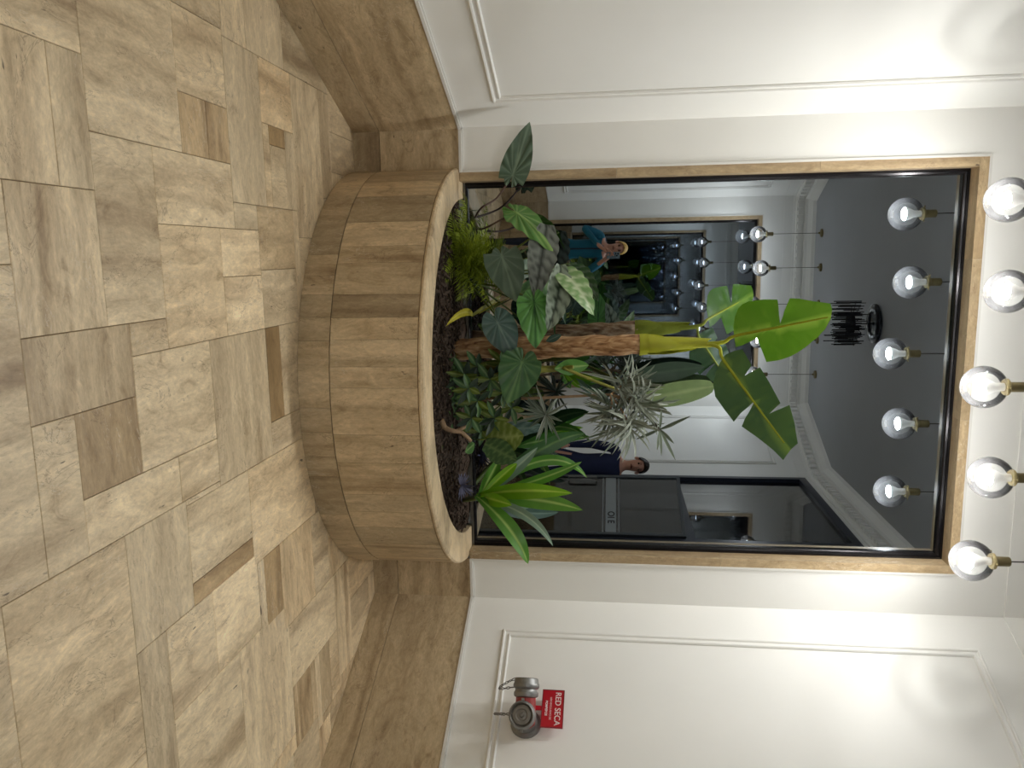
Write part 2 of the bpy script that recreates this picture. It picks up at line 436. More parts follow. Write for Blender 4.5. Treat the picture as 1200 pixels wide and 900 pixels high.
for name, P0, P1 in POLY:
    O, L_, rz = frame_of(P0, P1)
    root = empty('wall_'+name, O, rz); tag(root, LAB[name], kind='structure'); WALLS[name] = root
    e0 = 0.06
    b = MB()
    if name in ('back', 'opposite'):
        a0, a1 = (XB-OPX1, XB-OPX0) if name == 'back' else (OPX0-XA, OPX1-XA)
        b.box(-e0, a0, -T, 0, 0, ZCEIL); b.box(a1, L_+e0, -T, 0, 0, ZCEIL)
        b.box(a0, a1, -T, 0, ZT, ZCEIL); b.box(a0, a1, -T, 0, 0, ZC-0.09)
        b.box(a0, a1, -T-0.02, -T, 0, ZCEIL)
        # shallow architrave line above the mirror
        b.box(0, L_, 0, 0.006, 3.587, ZCEIL)
    elif name == 'right':
        b.box(-e0, 0.07, -T, 0, 0, ZCEIL); b.box(3.33, L_+e0, -T, 0, 0, ZCEIL); b.box(0.07, 3.33, -T, 0, 3.66, ZCEIL)
    else:
        b.box(-e0, L_+e0, -T, 0, 0, ZCEIL); b.box(0, L_, 0, 0.006, 3.587, ZCEIL)
    b.obj('plaster', M_WALL, root)
    if name not in ('back', 'opposite', 'right'):
        moulding(root, 0.225, L_-0.225, 0.818, 3.38, M_WALL)
    # cornice with dentils
    trim_no += 1
    tr = empty('trim_%d' % trim_no, O, rz); tag(tr, 'white dentil cornice along the top of the '+name.replace('_', ' ')+' wall', kind='structure')
    prof = [(0, 3.70), (.012, 3.70), (.015, 3.725), (.03, 3.735), (.03, 3.82), (.075, 3.83), (.08, 3.86), (.12, 3.91), (.13, 3.95), (0, 3.95)]
    v = []; f = []; m_ = len(prof)
    for xx in (0, L_):
        v += [(xx, -0.001 if y == 0 else y, z) for y, z in prof]
    for k in range(m_): f.append((k, (k+1) % m_, m_+(k+1) % m_, m_+k))
    f += [tuple(range(m_)), tuple(reversed(range(m_, 2*m_)))]
    mesh_obj('cornice', v, f, M_WALL, tr)
    nd = int(L_/0.085); dm = None
    for k in range(nd):
        xx = (k+0.5)*L_/nd
        if dm is None:
            do = MB().box(-.024, .024, 0, .035, 0, .07).obj('dentil', M_WALL, tr); dm = do.data
        else:
            do = bpy.data.objects.new('dentil', dm); COL.objects.link(do); do.parent = tr
        do.location = (xx, 0.03, 3.745)

# baseboards in travertine, with a white cap strip -----------------------
def slab_box(name, x0, x1, y0, y1, z0, z1, ax, parent, tone, warm=.03):
    mx_, my_, mz_ = (x0+x1)/2, (y0+y1)/2, (z0+z1)/2
    o = MB().box(x0-mx_, x1-mx_, y0-my_, y1-my_, z0-mz_, z1-mz_).obj(name, TRAV[ax], parent, (mx_, my_, mz_))
    o.color = stone_col(tone, warm); return o
def baseboard(name, wall, x0, x1, cuts, label, tone=.76):
    O, L_, rz = frame_of(*[(p[1], p[2]) for p in POLY if p[0] == wall][0])
    root = empty('baseboard_'+name, O, rz); tag(root, label, kind='structure')
    xs = [x0]+cuts+[x1]
    for a, b_ in zip(xs, xs[1:]):
        slab_box('skirting_slab', a+.0008, b_-.0008, 0.0, .013, 0.001, .149, 0, root, tone*.92*rng.uniform(.94, 1.04))
        slab_box('stone_slab', a+.0008, b_-.0008, 0.0, .012, .152, ZC-.012, 0, root, tone*rng.uniform(.95, 1.05))
    MB().box(x0, x1, 0, .018, ZC-.011, ZC+.004).box(x0, x1, 0, .006, ZC+.004, ZC+.012).obj('cap_strip', M_CAP, root)
    return root
for name, P0, P1 in POLY:
    L_ = frame_of(P0, P1)[1]
    nm = name.replace('_', ' ')
    if name == 'right': continue
    if name == 'back':
        baseboard('back_east', name, 0, XB-OPX1, [], 'travertine baseboard right of the planter under the white strip of wall')
        baseboard('back_west', name, XB-OPX0, L_, [], 'travertine baseboard left of the planter under the white strip of wall')
    elif name == 'opposite':
        baseboard(name, name, 0, L_, [0.95, 1.8], 'travertine baseboard under the far mirror')
    else:
        baseboard(name, name, 0, L_, [] if L_ < 1.6 else [L_/2], 'travertine baseboard with white cap strip along the '+nm+' wall')

# ------------------------------------------------------------------ mirrors
def mirror(wall, label):
    O, L_, rz = frame_of(*[(p[1], p[2]) for p in POLY if p[0] == wall][0])
    a0, a1 = (XB-OPX1, XB-OPX0) if wall == 'back' else (OPX0-XA, OPX1-XA)
    root = empty('wall_mirror', O+Vector((0, 0, 0)), rz)
    root.location = O + Vector((math.cos(rz)*(a0+a1)/2, math.sin(rz)*(a0+a1)/2, 0))
    tag(root, label, 'mirror')
    c = (a0+a1)/2; h = (a1-a0)/2; fw = 0.047
    zb = ZC-0.012
    # stone surround: face and reveal in one slab, in several lengths
    for s in (-1, 1):
        zz = [zb, 1.02, 2.05, ZT-fw] if s < 0 else [zb, 1.45, 2.5, ZT-fw]
        for q0, q1 in zip(zz, zz[1:]):
            x0, x1 = sorted((s*h, s*(h-fw)))
            slab_box('stone_jamb', x0, x1, -RV, .010, q0+.0006, q1-.0006, 2, root, .62*rng.uniform(.93, 1.07), .08)
    for q0, q1 in ((-h, -.25), (-.25, .6), (.6, h)):
        slab_box('stone_head', q0+.0006, q1-.0006, -RV, .010, ZT-fw+.0006, ZT, 0, root, .62*rng.uniform(.93, 1.07), .08)
    # thin white bead round the stone
    bd = MB()
    for s in (-1, 1):
        x0, x1 = sorted((s*h, s*(h+.013))); bd.box(x0, x1, 0, .012, ZC+.012, ZT+.013)
    bd.box(-h, h, 0, .012, ZT, ZT+.013).obj('white_bead', M_CAP, root)
    # black metal frame: flat band with an inner lip
    hi = h-fw; zi = ZT-fw; bw = 0.030
    prof = [(0, .001), (0, .034), (.012, .034), (.014, .026), (.024, .024), (bw, .018), (bw, .001)]
    v = []; f = []
    for (o_, h_) in prof:
        v += [(-hi+o_, -RV+h_, ZC+o_*.4), (hi-o_, -RV+h_, ZC+o_*.4), (hi-o_, -RV+h_, zi-o_), (-hi+o_, -RV+h_, zi-o_)]
    for a in range(len(prof)-1):
        for k in range(4):
            j = (k+1) % 4; f.append((a*4+k, (a+1)*4+k, (a+1)*4+j, a*4+j))
    mesh_obj('metal_frame', v, f, M_BLACK, root)
    MB().box(-hi, hi, -RV-.006, -RV, ZC, zi).obj('mirror_glass', M_MIRROR, root)
    MB().box(-hi, hi, -RV, -RV+.012, ZC-.010, ZC+.001).box(-hi, hi, -RV, -RV+.007, ZC+.001, ZC+.005).obj('sill_strip', M_CAP, root)
    return root
mirror('back', 'tall dark tinted mirror in a travertine and black metal surround behind the planter')
mirror('opposite', 'far tinted mirror seen only as a reflection, with lamps receding in it')

# ------------------------------------------------------------------ planter
planter = empty('stone_planter', (PCX, PCY, 0)); tag(planter, 'half-round travertine planter full of tropical plants below the mirror', 'planter')
def arc_slab(name, a0, a1, rin, rout, z0, z1, tone, warm, rough_ax=2, bev=0.0):
    am = (a0+a1)/2; k = max(2, int((a1-a0)/3.0)+1); v = []; f = []
    mid = Vector(((rin+rout)/2*math.sin(math.radians(am)), -(rin+rout)/2*math.cos(math.radians(am)), (z0+z1)/2))
    rot = Matrix.Rotation(-math.radians(am), 4, 'Z')
    for i in range(k):
        a = math.radians(a0+(a1-a0)*i/(k-1))
        for r_, z_ in ((rin, z0), (rout, z0), (rout, z1-bev), (rout-bev, z1), (rin, z1)):
            P = Vector((r_*math.sin(a), -r_*math.cos(a), z_))-mid
            v.append(rot @ P)
    for i in range(k-1):
        for q in range(5): f.append((i*5+q, i*5+(q+1) % 5, (i+1)*5+(q+1) % 5, (i+1)*5+q))
    f += [tuple(reversed(range(5))), tuple((k-1)*5+q for q in range(5))]
    o = mesh_obj(name, v, f, TRAV[rough_ax], planter, mid); o.rotation_euler = (0, 0, math.radians(am))
    o.color = stone_col(tone, warm); smooth_angle(o, 30); return o
UP = [-82, -66, -57.1, -46.2, -38.3, -33.4, -25.1, -19.5, -14.3, -8.0, -3.1, 8.1, 15.4, 24.7, 30.7, 37.0, 46, 57, 69, 82]
UT = [.90,.98,.74,.98,.92,.88,.78,.98,.96,1.0,1.02,1.0,.98,.92,.96,.80,.92,.98,.95]
LO = [-82, -70, -58.1, -47.4, -35.9, -30, -25.2, -19.6, -14.0, 1.6, 7.6, 13.8, 19.4, 32, 44.3, 58, 70, 82]
LT = [.9,.95,.82,.74,.92,.98,.76,.84,.96,.9,.92,.84,.78,.94,.86,.95,.9,.9]
g_ = 0.035
for i, (a0, a1) in enumerate(zip(UP, UP[1:])):
    arc_slab('stone_slab', a0+g_, a1-g_, PR-.03, PR, .153, .562, (1+(UT[i]-.95)*1.5)*.97*.98, .025)
for i, (a0, a1) in enumerate(zip(LO, LO[1:])):
    arc_slab('skirting_slab', a0+g_, a1-g_, PR-.03, PR+.002, .001, .149, (1+(LT[i]-.9)*1.5)*.9*.98, .025)
arc_slab('planter_core', -82, 82, PR-.12, PR-.031, .001, .561, .5, 0)
# rim slabs with a rounded nose
def rim(a0, a1, tone):
    prof = [(PR-.165, .50), (PR-.165, .587), (PR-.160, .592), (PR-.02, .592), (PR-.002, .588), (PR+.005, .578), (PR+.004, .568), (PR-.003, .564), (PR-.06, .564), (PR-.06, .50)]
    m_ = len(prof); k = int((a1-a0)/2.5)+2; v = []; f = []
    for i in range(k):
        a = math.radians(a0+(a1-a0)*i/(k-1))
        for r_, z_ in prof: v.append((r_*math.sin(a), -r_*math.cos(a), z_))
    for i in range(k-1):
        for q in range(m_): f.append((i*m_+q, i*m_+(q+1) % m_, (i+1)*m_+(q+1) % m_, (i+1)*m_+q))
    f += [tuple(reversed(range(m_))), tuple((k-1)*m_+q for q in range(m_))]
    o = mesh_obj('rim_slab', v, f, TRAV[0], planter); o.color = stone_col(tone, .03); smooth_angle(o, 35)
for a0, a1, t_ in ((-88, -41, 1.0), (-40.97, 12, 1.04), (12.03, 52, .98), (52.03, 88, 1.02)): rim(a0, a1, t_*1.0)

# soil and bark
def soil():
    v = []; f = []; R_ = PR-.166; nr, na = 26, 72
    for i in range(nr+1):
        r_ = R_*i/nr
        for k in range(na+1):
            a = math.radians(-89.5+179*k/na)
            x, y = PCX+r_*math.sin(a), PCY-r_*math.cos(a)
            y = min(y, YB+RV-.013)
            z = .562 + .022*noise.noise((x*9, y*9, 1)) + .012*noise.noise((x*30, y*30, 4)) - .02*(i/nr)**6 + .018*max(0, 1-(YB+RV-y)/.30)
            v.append((x, y, z))
    for i in range(nr):
        for k in range(na): f.append((i*(na+1)+k, (i+1)*(na+1)+k, (i+1)*(na+1)+k+1, i*(na+1)+k+1))
    b = MB(); b.add(v, f)
    rs = random.Random(5)
    for q in range(1500):                        # bark chips
        a = math.radians(rs.uniform(-88, 88)); r_ = R_*math.sqrt(rs.uniform(.05, .97))
        x, y = PCX+r_*math.sin(a), PCY-r_*math.cos(a)
        if y > YB+.08: continue
        L2, w2, t2 = rs.uniform(.015, .06), rs.uniform(.006, .014), rs.uniform(.003, .007)
        mt = Matrix.Translation((x, y, .567+.022*noise.noise((x*9, y*9, 1))+rs.uniform(0, .012))) @ Matrix.Rotation(rs.uniform(0, PI), 4, 'Z') @ Matrix.Rotation(rs.uniform(-.5, .5), 4, 'Y') @ Matrix.Rotation(rs.uniform(-.4, .4), 4, 'X')
        bb = len(b.v); b.box(-L2/2, L2/2, -w2/2, w2/2, -t2/2, t2/2)
        for i in range(bb, len(b.v)): b.v[i] = mt @ b.v[i]
    m = plain('bark_mulch', lin(62, 48, 36), 0.95, 0, 0.55, 45)
    o = b.obj('bark_mulch', m); tag(o, 'dark brown soil and bark chips filling the planter', 'mulch', kind='stuff')
soil()

# ------------------------------------------------------------------ pendant lamps
def pendant(loc, label, group):
    x, y, z = loc; R_ = 0.1
    root = empty('pendant_lamp', (x, y, ZCEIL)); tag(root, label, 'lamp', group)
    zz = z-ZCEIL
    gl = MB().lathe([(R_*math.sin(t), -R_*math.cos(t)) for t in [PI*k/18 for k in range(17)]]+[(.030, R_*.955)], 32)
    o = gl.obj('globe', M_GLOBE, root, (0, 0, zz), True)
    # LED bulb: the dome below gives the light, the shank above is opaque
    MB().lathe([(0, -.020), (.018, -.019), (.030, -.016), (.037, -.011), (.039, -.006)], 18).obj('bulb', M_BULB, root, (0, 0, zz), True)
    MB().lathe([(.039, -.006), (.041, -.004), (.040, .006), (.030, .030), (.020, .050), (.019, .092), (0, .092)], 18).obj('bulb_shank', M_CAP, root, (0, 0, zz), True)
    s = MB().lathe([(0, .088), (.036, .088), (.040, .094), (.040, .104), (.034, .108), (.024, .112), (.024, .172), (.021, .176), (0, .176)], 20).obj('socket', M_BRASS, root, (0, 0, zz)); smooth_angle(s)
    for k in range(3):
        a = 2*PI*k/3+.5
        MB().tube([(.040*math.cos(a), .040*math.sin(a), .099), (.054*math.cos(a), .054*math.sin(a), .099)], .004, 6).obj('thumb_screw', M_BRASS, s)
    MB().tube([(0, 0, zz+.175), (0, 0, -.03)], .0032, 6).obj('cord', M_CORD, root)
    c = MB().lathe([(0, -.05), (.006, -.05), (.010, -.045), (.014, -.030), (.045, -.022), (.05, -.012), (.05, -.001), (0, -.001)], 20).obj('ceiling_rose', M_BRASS, root); smooth_angle(c)
    return root
LAMPS = [(-.211, 3.869, 3.198), (.200, 3.898, 3.241), (.643, 3.871, 3.158), (1.085, 3.890, 3.230), (1.519, 3.925, 3.190)]
ORD = ['leftmost', 'second from the left', 'middle, lowest hanging', 'fourth from the left', 'rightmost']
for (l, o_) in zip(LAMPS, ORD):
    pendant(l, 'lit clear glass globe pendant over the planter, '+o_+' of five', 'globe pendants in front of the near mirror')
for i, o_ in enumerate(ORD):
    l = LAMPS[i]; pendant((l[0], -1.045+.02*(i % 2), l[2]), 'lit clear glass globe pendant by the far mirror, '+o_.split(',')[0]+' of five', 'globe pendants in front of the far mirror')

# ------------------------------------------------------------------ dry riser inlet on the right slanted wall
dr = Vector((math.sin(.4544), -math.cos(.4544), 0)); nR = Vector((-math.cos(.4544), -math.sin(.4544), 0))
BR = Vector((XB, YB, 0))
def onwall(s, z, off=0.0): return BR + dr*s + nR*off + Vector((0, 0, z))
inlet = empty('dry_riser_inlet', onwall(.80, 1.0)); tag(inlet, 'grey and red twin hose inlet with chained caps on the right wall', 'hose inlet')
base = Vector(inlet.location)
def ipart(mb, name, mat):
    for i in range(len(mb.v)): mb.v[i] = mb.v[i]-base
    o = mb.obj(name, mat, inlet); smooth_angle(o, 35); return o
Yc = onwall(.80, 1.0, .075)
ipart(MB().lathe([(0, 0), (.078, 0), (.078, .012), (.060, .018), (.056, .05), (.056, .09), (0, .09)], 28, align(nR, onwall(.80, 1.0, .001))), 'wall_flange', M_GREYMETAL)
a1_ = math.radians(30); a2_ = math.radians(-58)
d1 = nR*math.cos(a1_)+dr*math.sin(a1_); d2 = nR*math.cos(a2_)+dr*math.sin(a2_)
bd = MB().lathe([(0, -.055), (.04, -.05), (.056, -.03), (.058, 0), (.056, .03), (.04, .05), (0, .055)], 24, align((0, 0, 1), Yc))
for d in (d1, d2): bd.lathe([(.055, 0), (.052, .05), (.050, .10), (0, .10)], 24, align(d, Yc))
ipart(bd, 'tee_body', M_RED)
for d, lab in ((d1, 'cap turned to the viewer'), (d2, 'cap turned to the mirror')):
    o = ipart(MB().lathe([(.050, .088), (.060, .092), (.063, .10), (.063, .112), (.058, .118), (.056, .128), (.064, .133), (.067, .140), (.067, .152), (.063, .158), (.061, .175), (.056, .182)], 32, align(d, Yc)), 'coupling', M_GREYMETAL)
    c = ipart(MB().lathe([(.058, .18), (.056, .182), (.052, .178), (.050, .168), (.047, .166), (.045, .172), (.030, .173), (.024, .169), (.012, .170), (.008, .176), (0, .177)], 32, align(d, Yc)), 'end_cap', M_STEELDARK); c.parent = o
    for k in range(2):
        sd = d.cross(Vector((0, 0, 1))).normalized()*(1 if k else -1)
        lg = MB().box(-.010, .010, -.007, .007, -.008, .008); mt = align(d, Yc+d*.146+sd*.068)
        for i in range(len(lg.v)): lg.v[i] = mt @ lg.v[i]
        ipart(lg, 'lug', M_GREYMETAL).parent = o
    # chain: a loop of links hanging from the coupling to the cap
    P0 = Yc+d*.135+Vector((0, 0, -.060)); P1 = Yc+d*.178+Vector((0, 0, -.050))
    pts = []
    for k in range(15):
        t = k/14; P = P0.lerp(P1, t); P = P+Vector((0, 0, -.085*math.sin(PI*t)**.8))+d*(-.03*math.sin(PI*t)); pts.append(P)
    for k in range(14):
        a, b_ = pts[k], pts[k+1]; dd = (b_-a).normalized(); ln = (b_-a).length
        s_ = dd.cross(Vector((.3, .5, .8))).normalized(); s_ = s_ if k % 2 else dd.cross(s_)
        ring = [(a+b_)/2+dd*ln*.62*math.cos(q)+s_*.0055*math.sin(q) for q in [2*PI*j/8 for j in range(9)]]
        ipart(MB().tube(ring, .0022, 5, False), 'chain_link', M_STEELDARK)
# red sign on a short post
sgn = empty('red_sign', onwall(.70, 1.06, .0)); tag(sgn, 'small red RED SECA sign with white lettering above the hose inlet', 'sign')
rzw = math.atan2(dr.y, dr.x)
sgn.rotation_euler = (0, 0, rzw); sgn.location = onwall(.738, 1.08, .055)
plate = MB().box(-.106, .106, -.003, .003, -.002, .112).obj('plate', M_SIGNRED, sgn)
bm_ = MB()
for x0, x1, z0, z1 in ((-.106, .106, -.002, .002), (-.106, .106, .108, .112), (-.106, -.103, .002, .108), (.103, .106, .002, .108)): bm_.box(x0, x1, -.0045, -.0029, z0, z1)
bm_.obj('border', plain('sign_edge', lin(120, 30, 40), .4, 0, .05), plate)
MB().box(-.012, .012, -.003, .003, -.040, -.002).obj('bracket', M_SIGNRED, sgn)
MB().box(-.010, .010, .003, .055, .03, .045).obj('wall_bracket', M_SIGNRED, sgn)
def text_mesh(name, body, size, mat, parent, loc, rot, extrude=.0004, sx=1.0, bold=0.0):
    cu = bpy.data.curves.new(name, 'FONT'); cu.body = body; cu.size = size; cu.extrude = extrude
    cu.align_x = 'CENTER'; cu.align_y = 'CENTER'; cu.offset = bold
    tmp = bpy.data.objects.new('tmp_text', cu); COL.objects.link(tmp)
    dg = bpy.context.evaluated_depsgraph_get(); me = bpy.data.meshes.new_from_object(tmp.evaluated_get(dg))
    bpy.data.objects.remove(tmp); bpy.data.curves.remove(cu)
    me.name = name; me.materials.clear(); me.materials.append(mat)
    o = bpy.data.objects.new(name, me); COL.objects.link(o); o.parent = parent; o.location = loc; o.rotation_euler = rot; o.scale = (sx, 1, 1)
    return o
# the plate faces the room (local -y points into the wall's room side after the turn below)
FACE = (PI/2, 0, 0)


text_mesh('lettering', 'RED SECA', .042, M_SIGNWHITE, plate, (0, -.0034, .080), FACE, .0004, 1.0, .0003)
text_mesh('lettering', 'USO EXCLUSIVO DE', .0140, M_SIGNWHITE, plate, (0, -.0034, .044), FACE, .0003, 1.0)
text_mesh('lettering', 'BOMBEROS', .0165, M_SIGNWHITE, plate, (0, -.0034, .022), FACE, .0003, 1.0, .0006)

# ------------------------------------------------------------------ glass entrance on the right
O, L_, rz = frame_of((2.60, -.20), (2.60, 3.197))
win = empty('window_1', O, rz); tag(win, 'dark framed glass screen of the street entrance with transom lights', kind='structure')
ZD, ZTR = 3.65, 2.12
def bar(name, x0, x1, z0, z1, par=win, y0=-.07, y1=.012, m=M_NAVY):
    return MB().box(x0, x1, y0, y1, z0, z1).obj(name, m, par)
bar('jamb', .07, .15, 0, ZD); bar('jamb', 3.25, 3.33, 0, ZD); bar('head', .15, 3.25, ZD-.08, ZD)
bar('transom', .15, 3.25, ZTR, ZTR+.08); bar('mullion', 2.19, 2.26, 0, ZTR); bar('mullion', 2.19, 2.26, ZTR+.08, ZD-.08)
bar('mullion', 1.29, 1.34, 0, ZTR); bar('sill', .15, 1.29, 0, .08); bar('sill', 2.26, 3.25, 0, .08)
for x0, x1, z0, z1 in ((.15, 1.29, .08, ZTR), (2.26, 3.25, .08, ZTR), (.15, 2.19, ZTR+.08, ZD-.08), (2.26, 3.25, ZTR+.08, ZD-.08)):
    bar('pane', x0, x1, z0, z1, win, -.040, -.030, M_PANE)
# the door leaf stands ajar into the room, hinged at the far mullion
hx = Vector((2.585, 1.97, 0)); fx = Vector((2.235, 1.20, 0)); dv = fx-hx
leaf = empty('door_1', hx, math.atan2(dv.y, dv.x)); tag(leaf, 'glass door leaf standing ajar with a grey lettered band across it', kind='structure')
LW = dv.length
lb = lambda nme, x0, x1, z0, z1, y0=-.018, y1=.018, m=None: MB().box(x0, x1, y0, y1, z0, z1).obj(nme, m or M_LEAF, leaf)
M_LEAF = plain('satin_aluminium', lin(96, 100, 104), .35, .7, .08)
M_BAND = plain('frosted_band', lin(150, 156, 158), .6, 0, .06)
M_INK = plain('dark_ink', lin(24, 26, 32), .5, 0, .05)
lb('stile', 0, .03, .01, ZTR-.01); lb('stile', LW-.03, LW, .01, ZTR-.01); lb('rail', .03, LW-.03, .01, .12); lb('rail', .03, LW-.03, ZTR-.04, ZTR-.01)
lb('pane', .03, LW-.03, .12, ZTR-.04, -.005, .005, M_PANE)
lb('band', .03, LW-.03, 1.375, 1.475, -.0062, -.0054, M_BAND)
lb('band_edge', .03, LW-.03, 1.345, 1.352, -.0062, -.0054, M_BAND); lb('band_edge', .03, LW-.03, 1.498, 1.505, -.0062, -.0054, M_BAND)
text_mesh('lettering', 'OI E', .09, M_INK, leaf, (.24, -.0066, 1.425), (PI/2, 0, 0), .0003, -1.0, .002)
h_ = MB().tube([(LW-.08, -.02, 1.0), (LW-.08, -.06, 1.0), (LW-.08, -.06, 1.28), (LW-.08, -.02, 1.28)], .010, 8).obj('handle', M_GREYMETAL, leaf)

# ------------------------------------------------------------------ chandelier (unlit), seen in the mirror
ch = empty('chandelier', (.70, 1.10, ZCEIL)); tag(ch, 'unlit dark chandelier of thin hanging rods on a ring canopy', 'chandelier')
M_DARKG = plain('smoked_rods', lin(34, 36, 42), .2, .3, .2, 20)
smooth_angle(MB().lathe([(.02, -.004), (.17, -.004), (.19, -.012), (.19, -.035), (.17, -.045), (.12, -.045), (.11, -.03), (.02, -.03), (.02, -.004)], 36).obj('canopy', M_DARKG, ch))
MB().tube([(0, 0, -.02), (0, 0, -.32)], .006, 8).obj('rod', M_DARKG, ch)
smooth_angle(MB().lathe([(0, -.22), (.10, -.22), (.105, -.24), (.10, -.26), (0, -.26)], 28).obj('core_plate', M_DARKG, ch))
rs = random.Random(9); rmesh = None
for k in range(110):
    a = rs.uniform(0, 2*PI); r_ = .225*math.sqrt(rs.uniform(.12, 1)); z_ = -.13-rs.uniform(0, .09)
    if rmesh is None:
        o = MB().tube([(0, 0, 0), (0, 0, -.22)], [.0045, .0045], 6).obj('hanging_rod', M_DARKG, ch); rmesh = o.data
    else:
        o = bpy.data.objects.new('hanging_rod', rmesh); COL.objects.link(o); o.parent = ch
    o.location = (r_*math.cos(a), r_*math.sin(a), z_); o.scale = (1, 1, rs.uniform(.6, 1.15))
for k in range(10):
    a = 2*PI*k/10
    MB().tube([(0, 0, -.24), (.215*math.cos(a), .215*math.sin(a), -.20)], .003, 5).obj('spoke', M_DARKG, ch)

# ------------------------------------------------------------------ plants
def leafmat(name, c1, c2, rough=.42, trans=.18, mottled=.25, nscale=18):
    m, nt, b = newmat(name); N = nt.nodes.new; L = nt.links.new
    at = N('ShaderNodeAttribute'); at.attribute_name = 'vein'
    mx = N('ShaderNodeMix'); mx.data_type = 'RGBA'; mx.inputs['A'].default_value = c1; mx.inputs['B'].default_value = c2
    L(at.outputs['Fac'], mx.inputs['Factor'])
    tc = N('ShaderNodeTexCoord'); nz = N('ShaderNodeTexNoise'); nz.inputs['Scale'].default_value = nscale; nz.inputs['Detail'].default_value = 4
    L(tc.outputs['Object'], nz.inputs['Vector'])
    mr = N('ShaderNodeMapRange'); mr.inputs['To Min'].default_value = 1-mottled; mr.inputs['To Max'].default_value = 1+mottled
    L(nz.outputs['Fac'], mr.inputs['Value'])
    vm = N('ShaderNodeVectorMath'); vm.operation = 'SCALE'; L(mx.outputs['Result'], vm.inputs[0]); L(mr.outputs['Result'], vm.inputs['Scale'])
    L(vm.outputs[0], b.inputs['Base Color']); b.inputs['Roughness'].default_value = rough
    b.inputs['Specular IOR Level'].default_value = .35
    if trans > 0:
        out = nt.nodes['Material Output']; t = N('ShaderNodeBsdfTranslucent'); L(vm.outputs[0], t.inputs['Color'])
        ms = N('ShaderNodeMixShader'); ms.inputs[0].default_value = trans
        L(b.outputs[0], ms.inputs[1]); L(t.outputs[0], ms.inputs[2]); L(ms.outputs[0], out.inputs['Surface'])
    return m

def plant(name, base, label, cat='plant'):
    o = empty(name, base); tag(o, label, cat); return o
def lpart(name, parent, v, f, mat, vein=None, label=None, smooth=True):
    O = Vector(parent.location)
    o = mesh_obj(name, [Vector(p)-O for p in v], f, mat, parent, smooth=smooth)
    a = o.data.attributes.new('vein', 'FLOAT', 'POINT')
    if vein: a.data.foreach_set('value', vein)
    if label: o['label'] = label
    return o
def lerp_tab(tab, x):
    for (a, p), (b, q) in zip(tab, tab[1:]):
        if x <= b: return p+(q-p)*(x-a)/(b-a)
    return tab[-1][1]
HEART = [(0, 1.0), (10, .88), (25, .74), (45, .64), (70, .56), (95, .50), (120, .46), (142, .44), (158, .40), (170, .26), (180, .05)]
def heart(parent, att, tip, mat, wf=1.0, nrm=(0, -.8, .6), ribs=9, amp=.012, droop=.12, fold=.12, wave=.0, lobe=1.0):
    att, tip = Vector(att), Vector(tip); a = tip-att; L = a.length; a.normalize()
    n_ = Vector(nrm); n_ = (n_-a*n_.dot(a)).normalized(); b = n_.cross(a)
    NA, NR = 64, 8; v = [att.copy()]; ve = [1.0]; f = []
    for r in range(1, NR+1):
        rho = r/NR
        for k in range(NA):
            th = 360*k/NA-180; R_ = lerp_tab(HEART, abs(th))*(lobe if abs(th) > 110 else 1)
            x, y = math.cos(math.radians(th))*R_*rho, math.sin(math.radians(th))*R_*rho*wf
            c = math.cos(ribs*2*math.radians(th))
            d = amp*c*rho*(1-.3*rho) - droop*max(x, 0)**2 + fold*abs(y) - .25*fold*y*y*8 + wave*math.sin(math.radians(th)*13)*rho**3
            v.append(att+a*(x*L)+b*(y*L)+n_*(d*L))
            ve.append(max(0, min(1, (-c-.55)*2.2))*(.7 if rho < .97 else .4) if abs(y) > .02 else 1.0)
    for k in range(NA): f.append((0, 1+k, 1+(k+1) % NA))
    for r in range(NR-1):
        for k in range(NA):
            p0, p1 = 1+r*NA+k, 1+r*NA+(k+1) % NA; f.append((p0, p0+NA, p1+NA, p1))
    return lpart('leaf', parent, v, f, mat, ve)
def blade(parent, att, tip, mat, hw, nrm=(0, -.8, .6), bend=None, ribs=0, amp=.0, fold=.15, w0=.12, peak=.45, slits=False, name='leaf', nt_=18, ns=4, wavy=0.0, tippow=1.0):
    """leaf with a midrib: att > (bend) > tip, half width hw"""
    att, tip = Vector(att), Vector(tip); mid = Vector(bend) if bend is not None else att.lerp(tip, .5)
    c1 = mid*2-(att+tip)*.5; v = []; ve = []; f = []
    for i in range(nt_+1):
        t = i/nt_; P = att*(1-t)**2+c1*2*t*(1-t)+tip*t*t
        T = ((c1-att)*(1-t)+(tip-c1)*t).normalized()
        n_ = Vector(nrm); n_ = (n_-T*n_.dot(T)).normalized(); b = n_.cross(T)
        w_ = hw*((w0+(1-w0)*math.sin(PI/2*min(1, t/peak))) if t < peak else max(0.0, math.cos(PI/2*(t-peak)/(1-peak)))**(.75*tippow))
        for j in range(-ns, ns+1):
            s = j/ns; ph = (t*ribs-abs(s)*.9)*2*PI
            c = math.sin(ph) if ribs else 0
            d = fold*abs(s)*w_ + amp*c*abs(s)**.5*(1 if j else 0) + wavy*hw*math.sin(t*17+s*2)*abs(s)
            e = 1+(.045*c if ribs and abs(j) == ns else 0)
            v.append(P+b*(s*w_*e)+n_*d)
            ve.append(1.0 if j == 0 else (max(0, -c)**2 if ribs else 0.0))
    m_ = 2*ns+1
    for i in range(nt_):
        for j in range(m_-1): f.append((i*m_+j, i*m_+j+1, (i+1)*m_+j+1, (i+1)*m_+j))
    return lpart(name, parent, v, f, mat, ve)
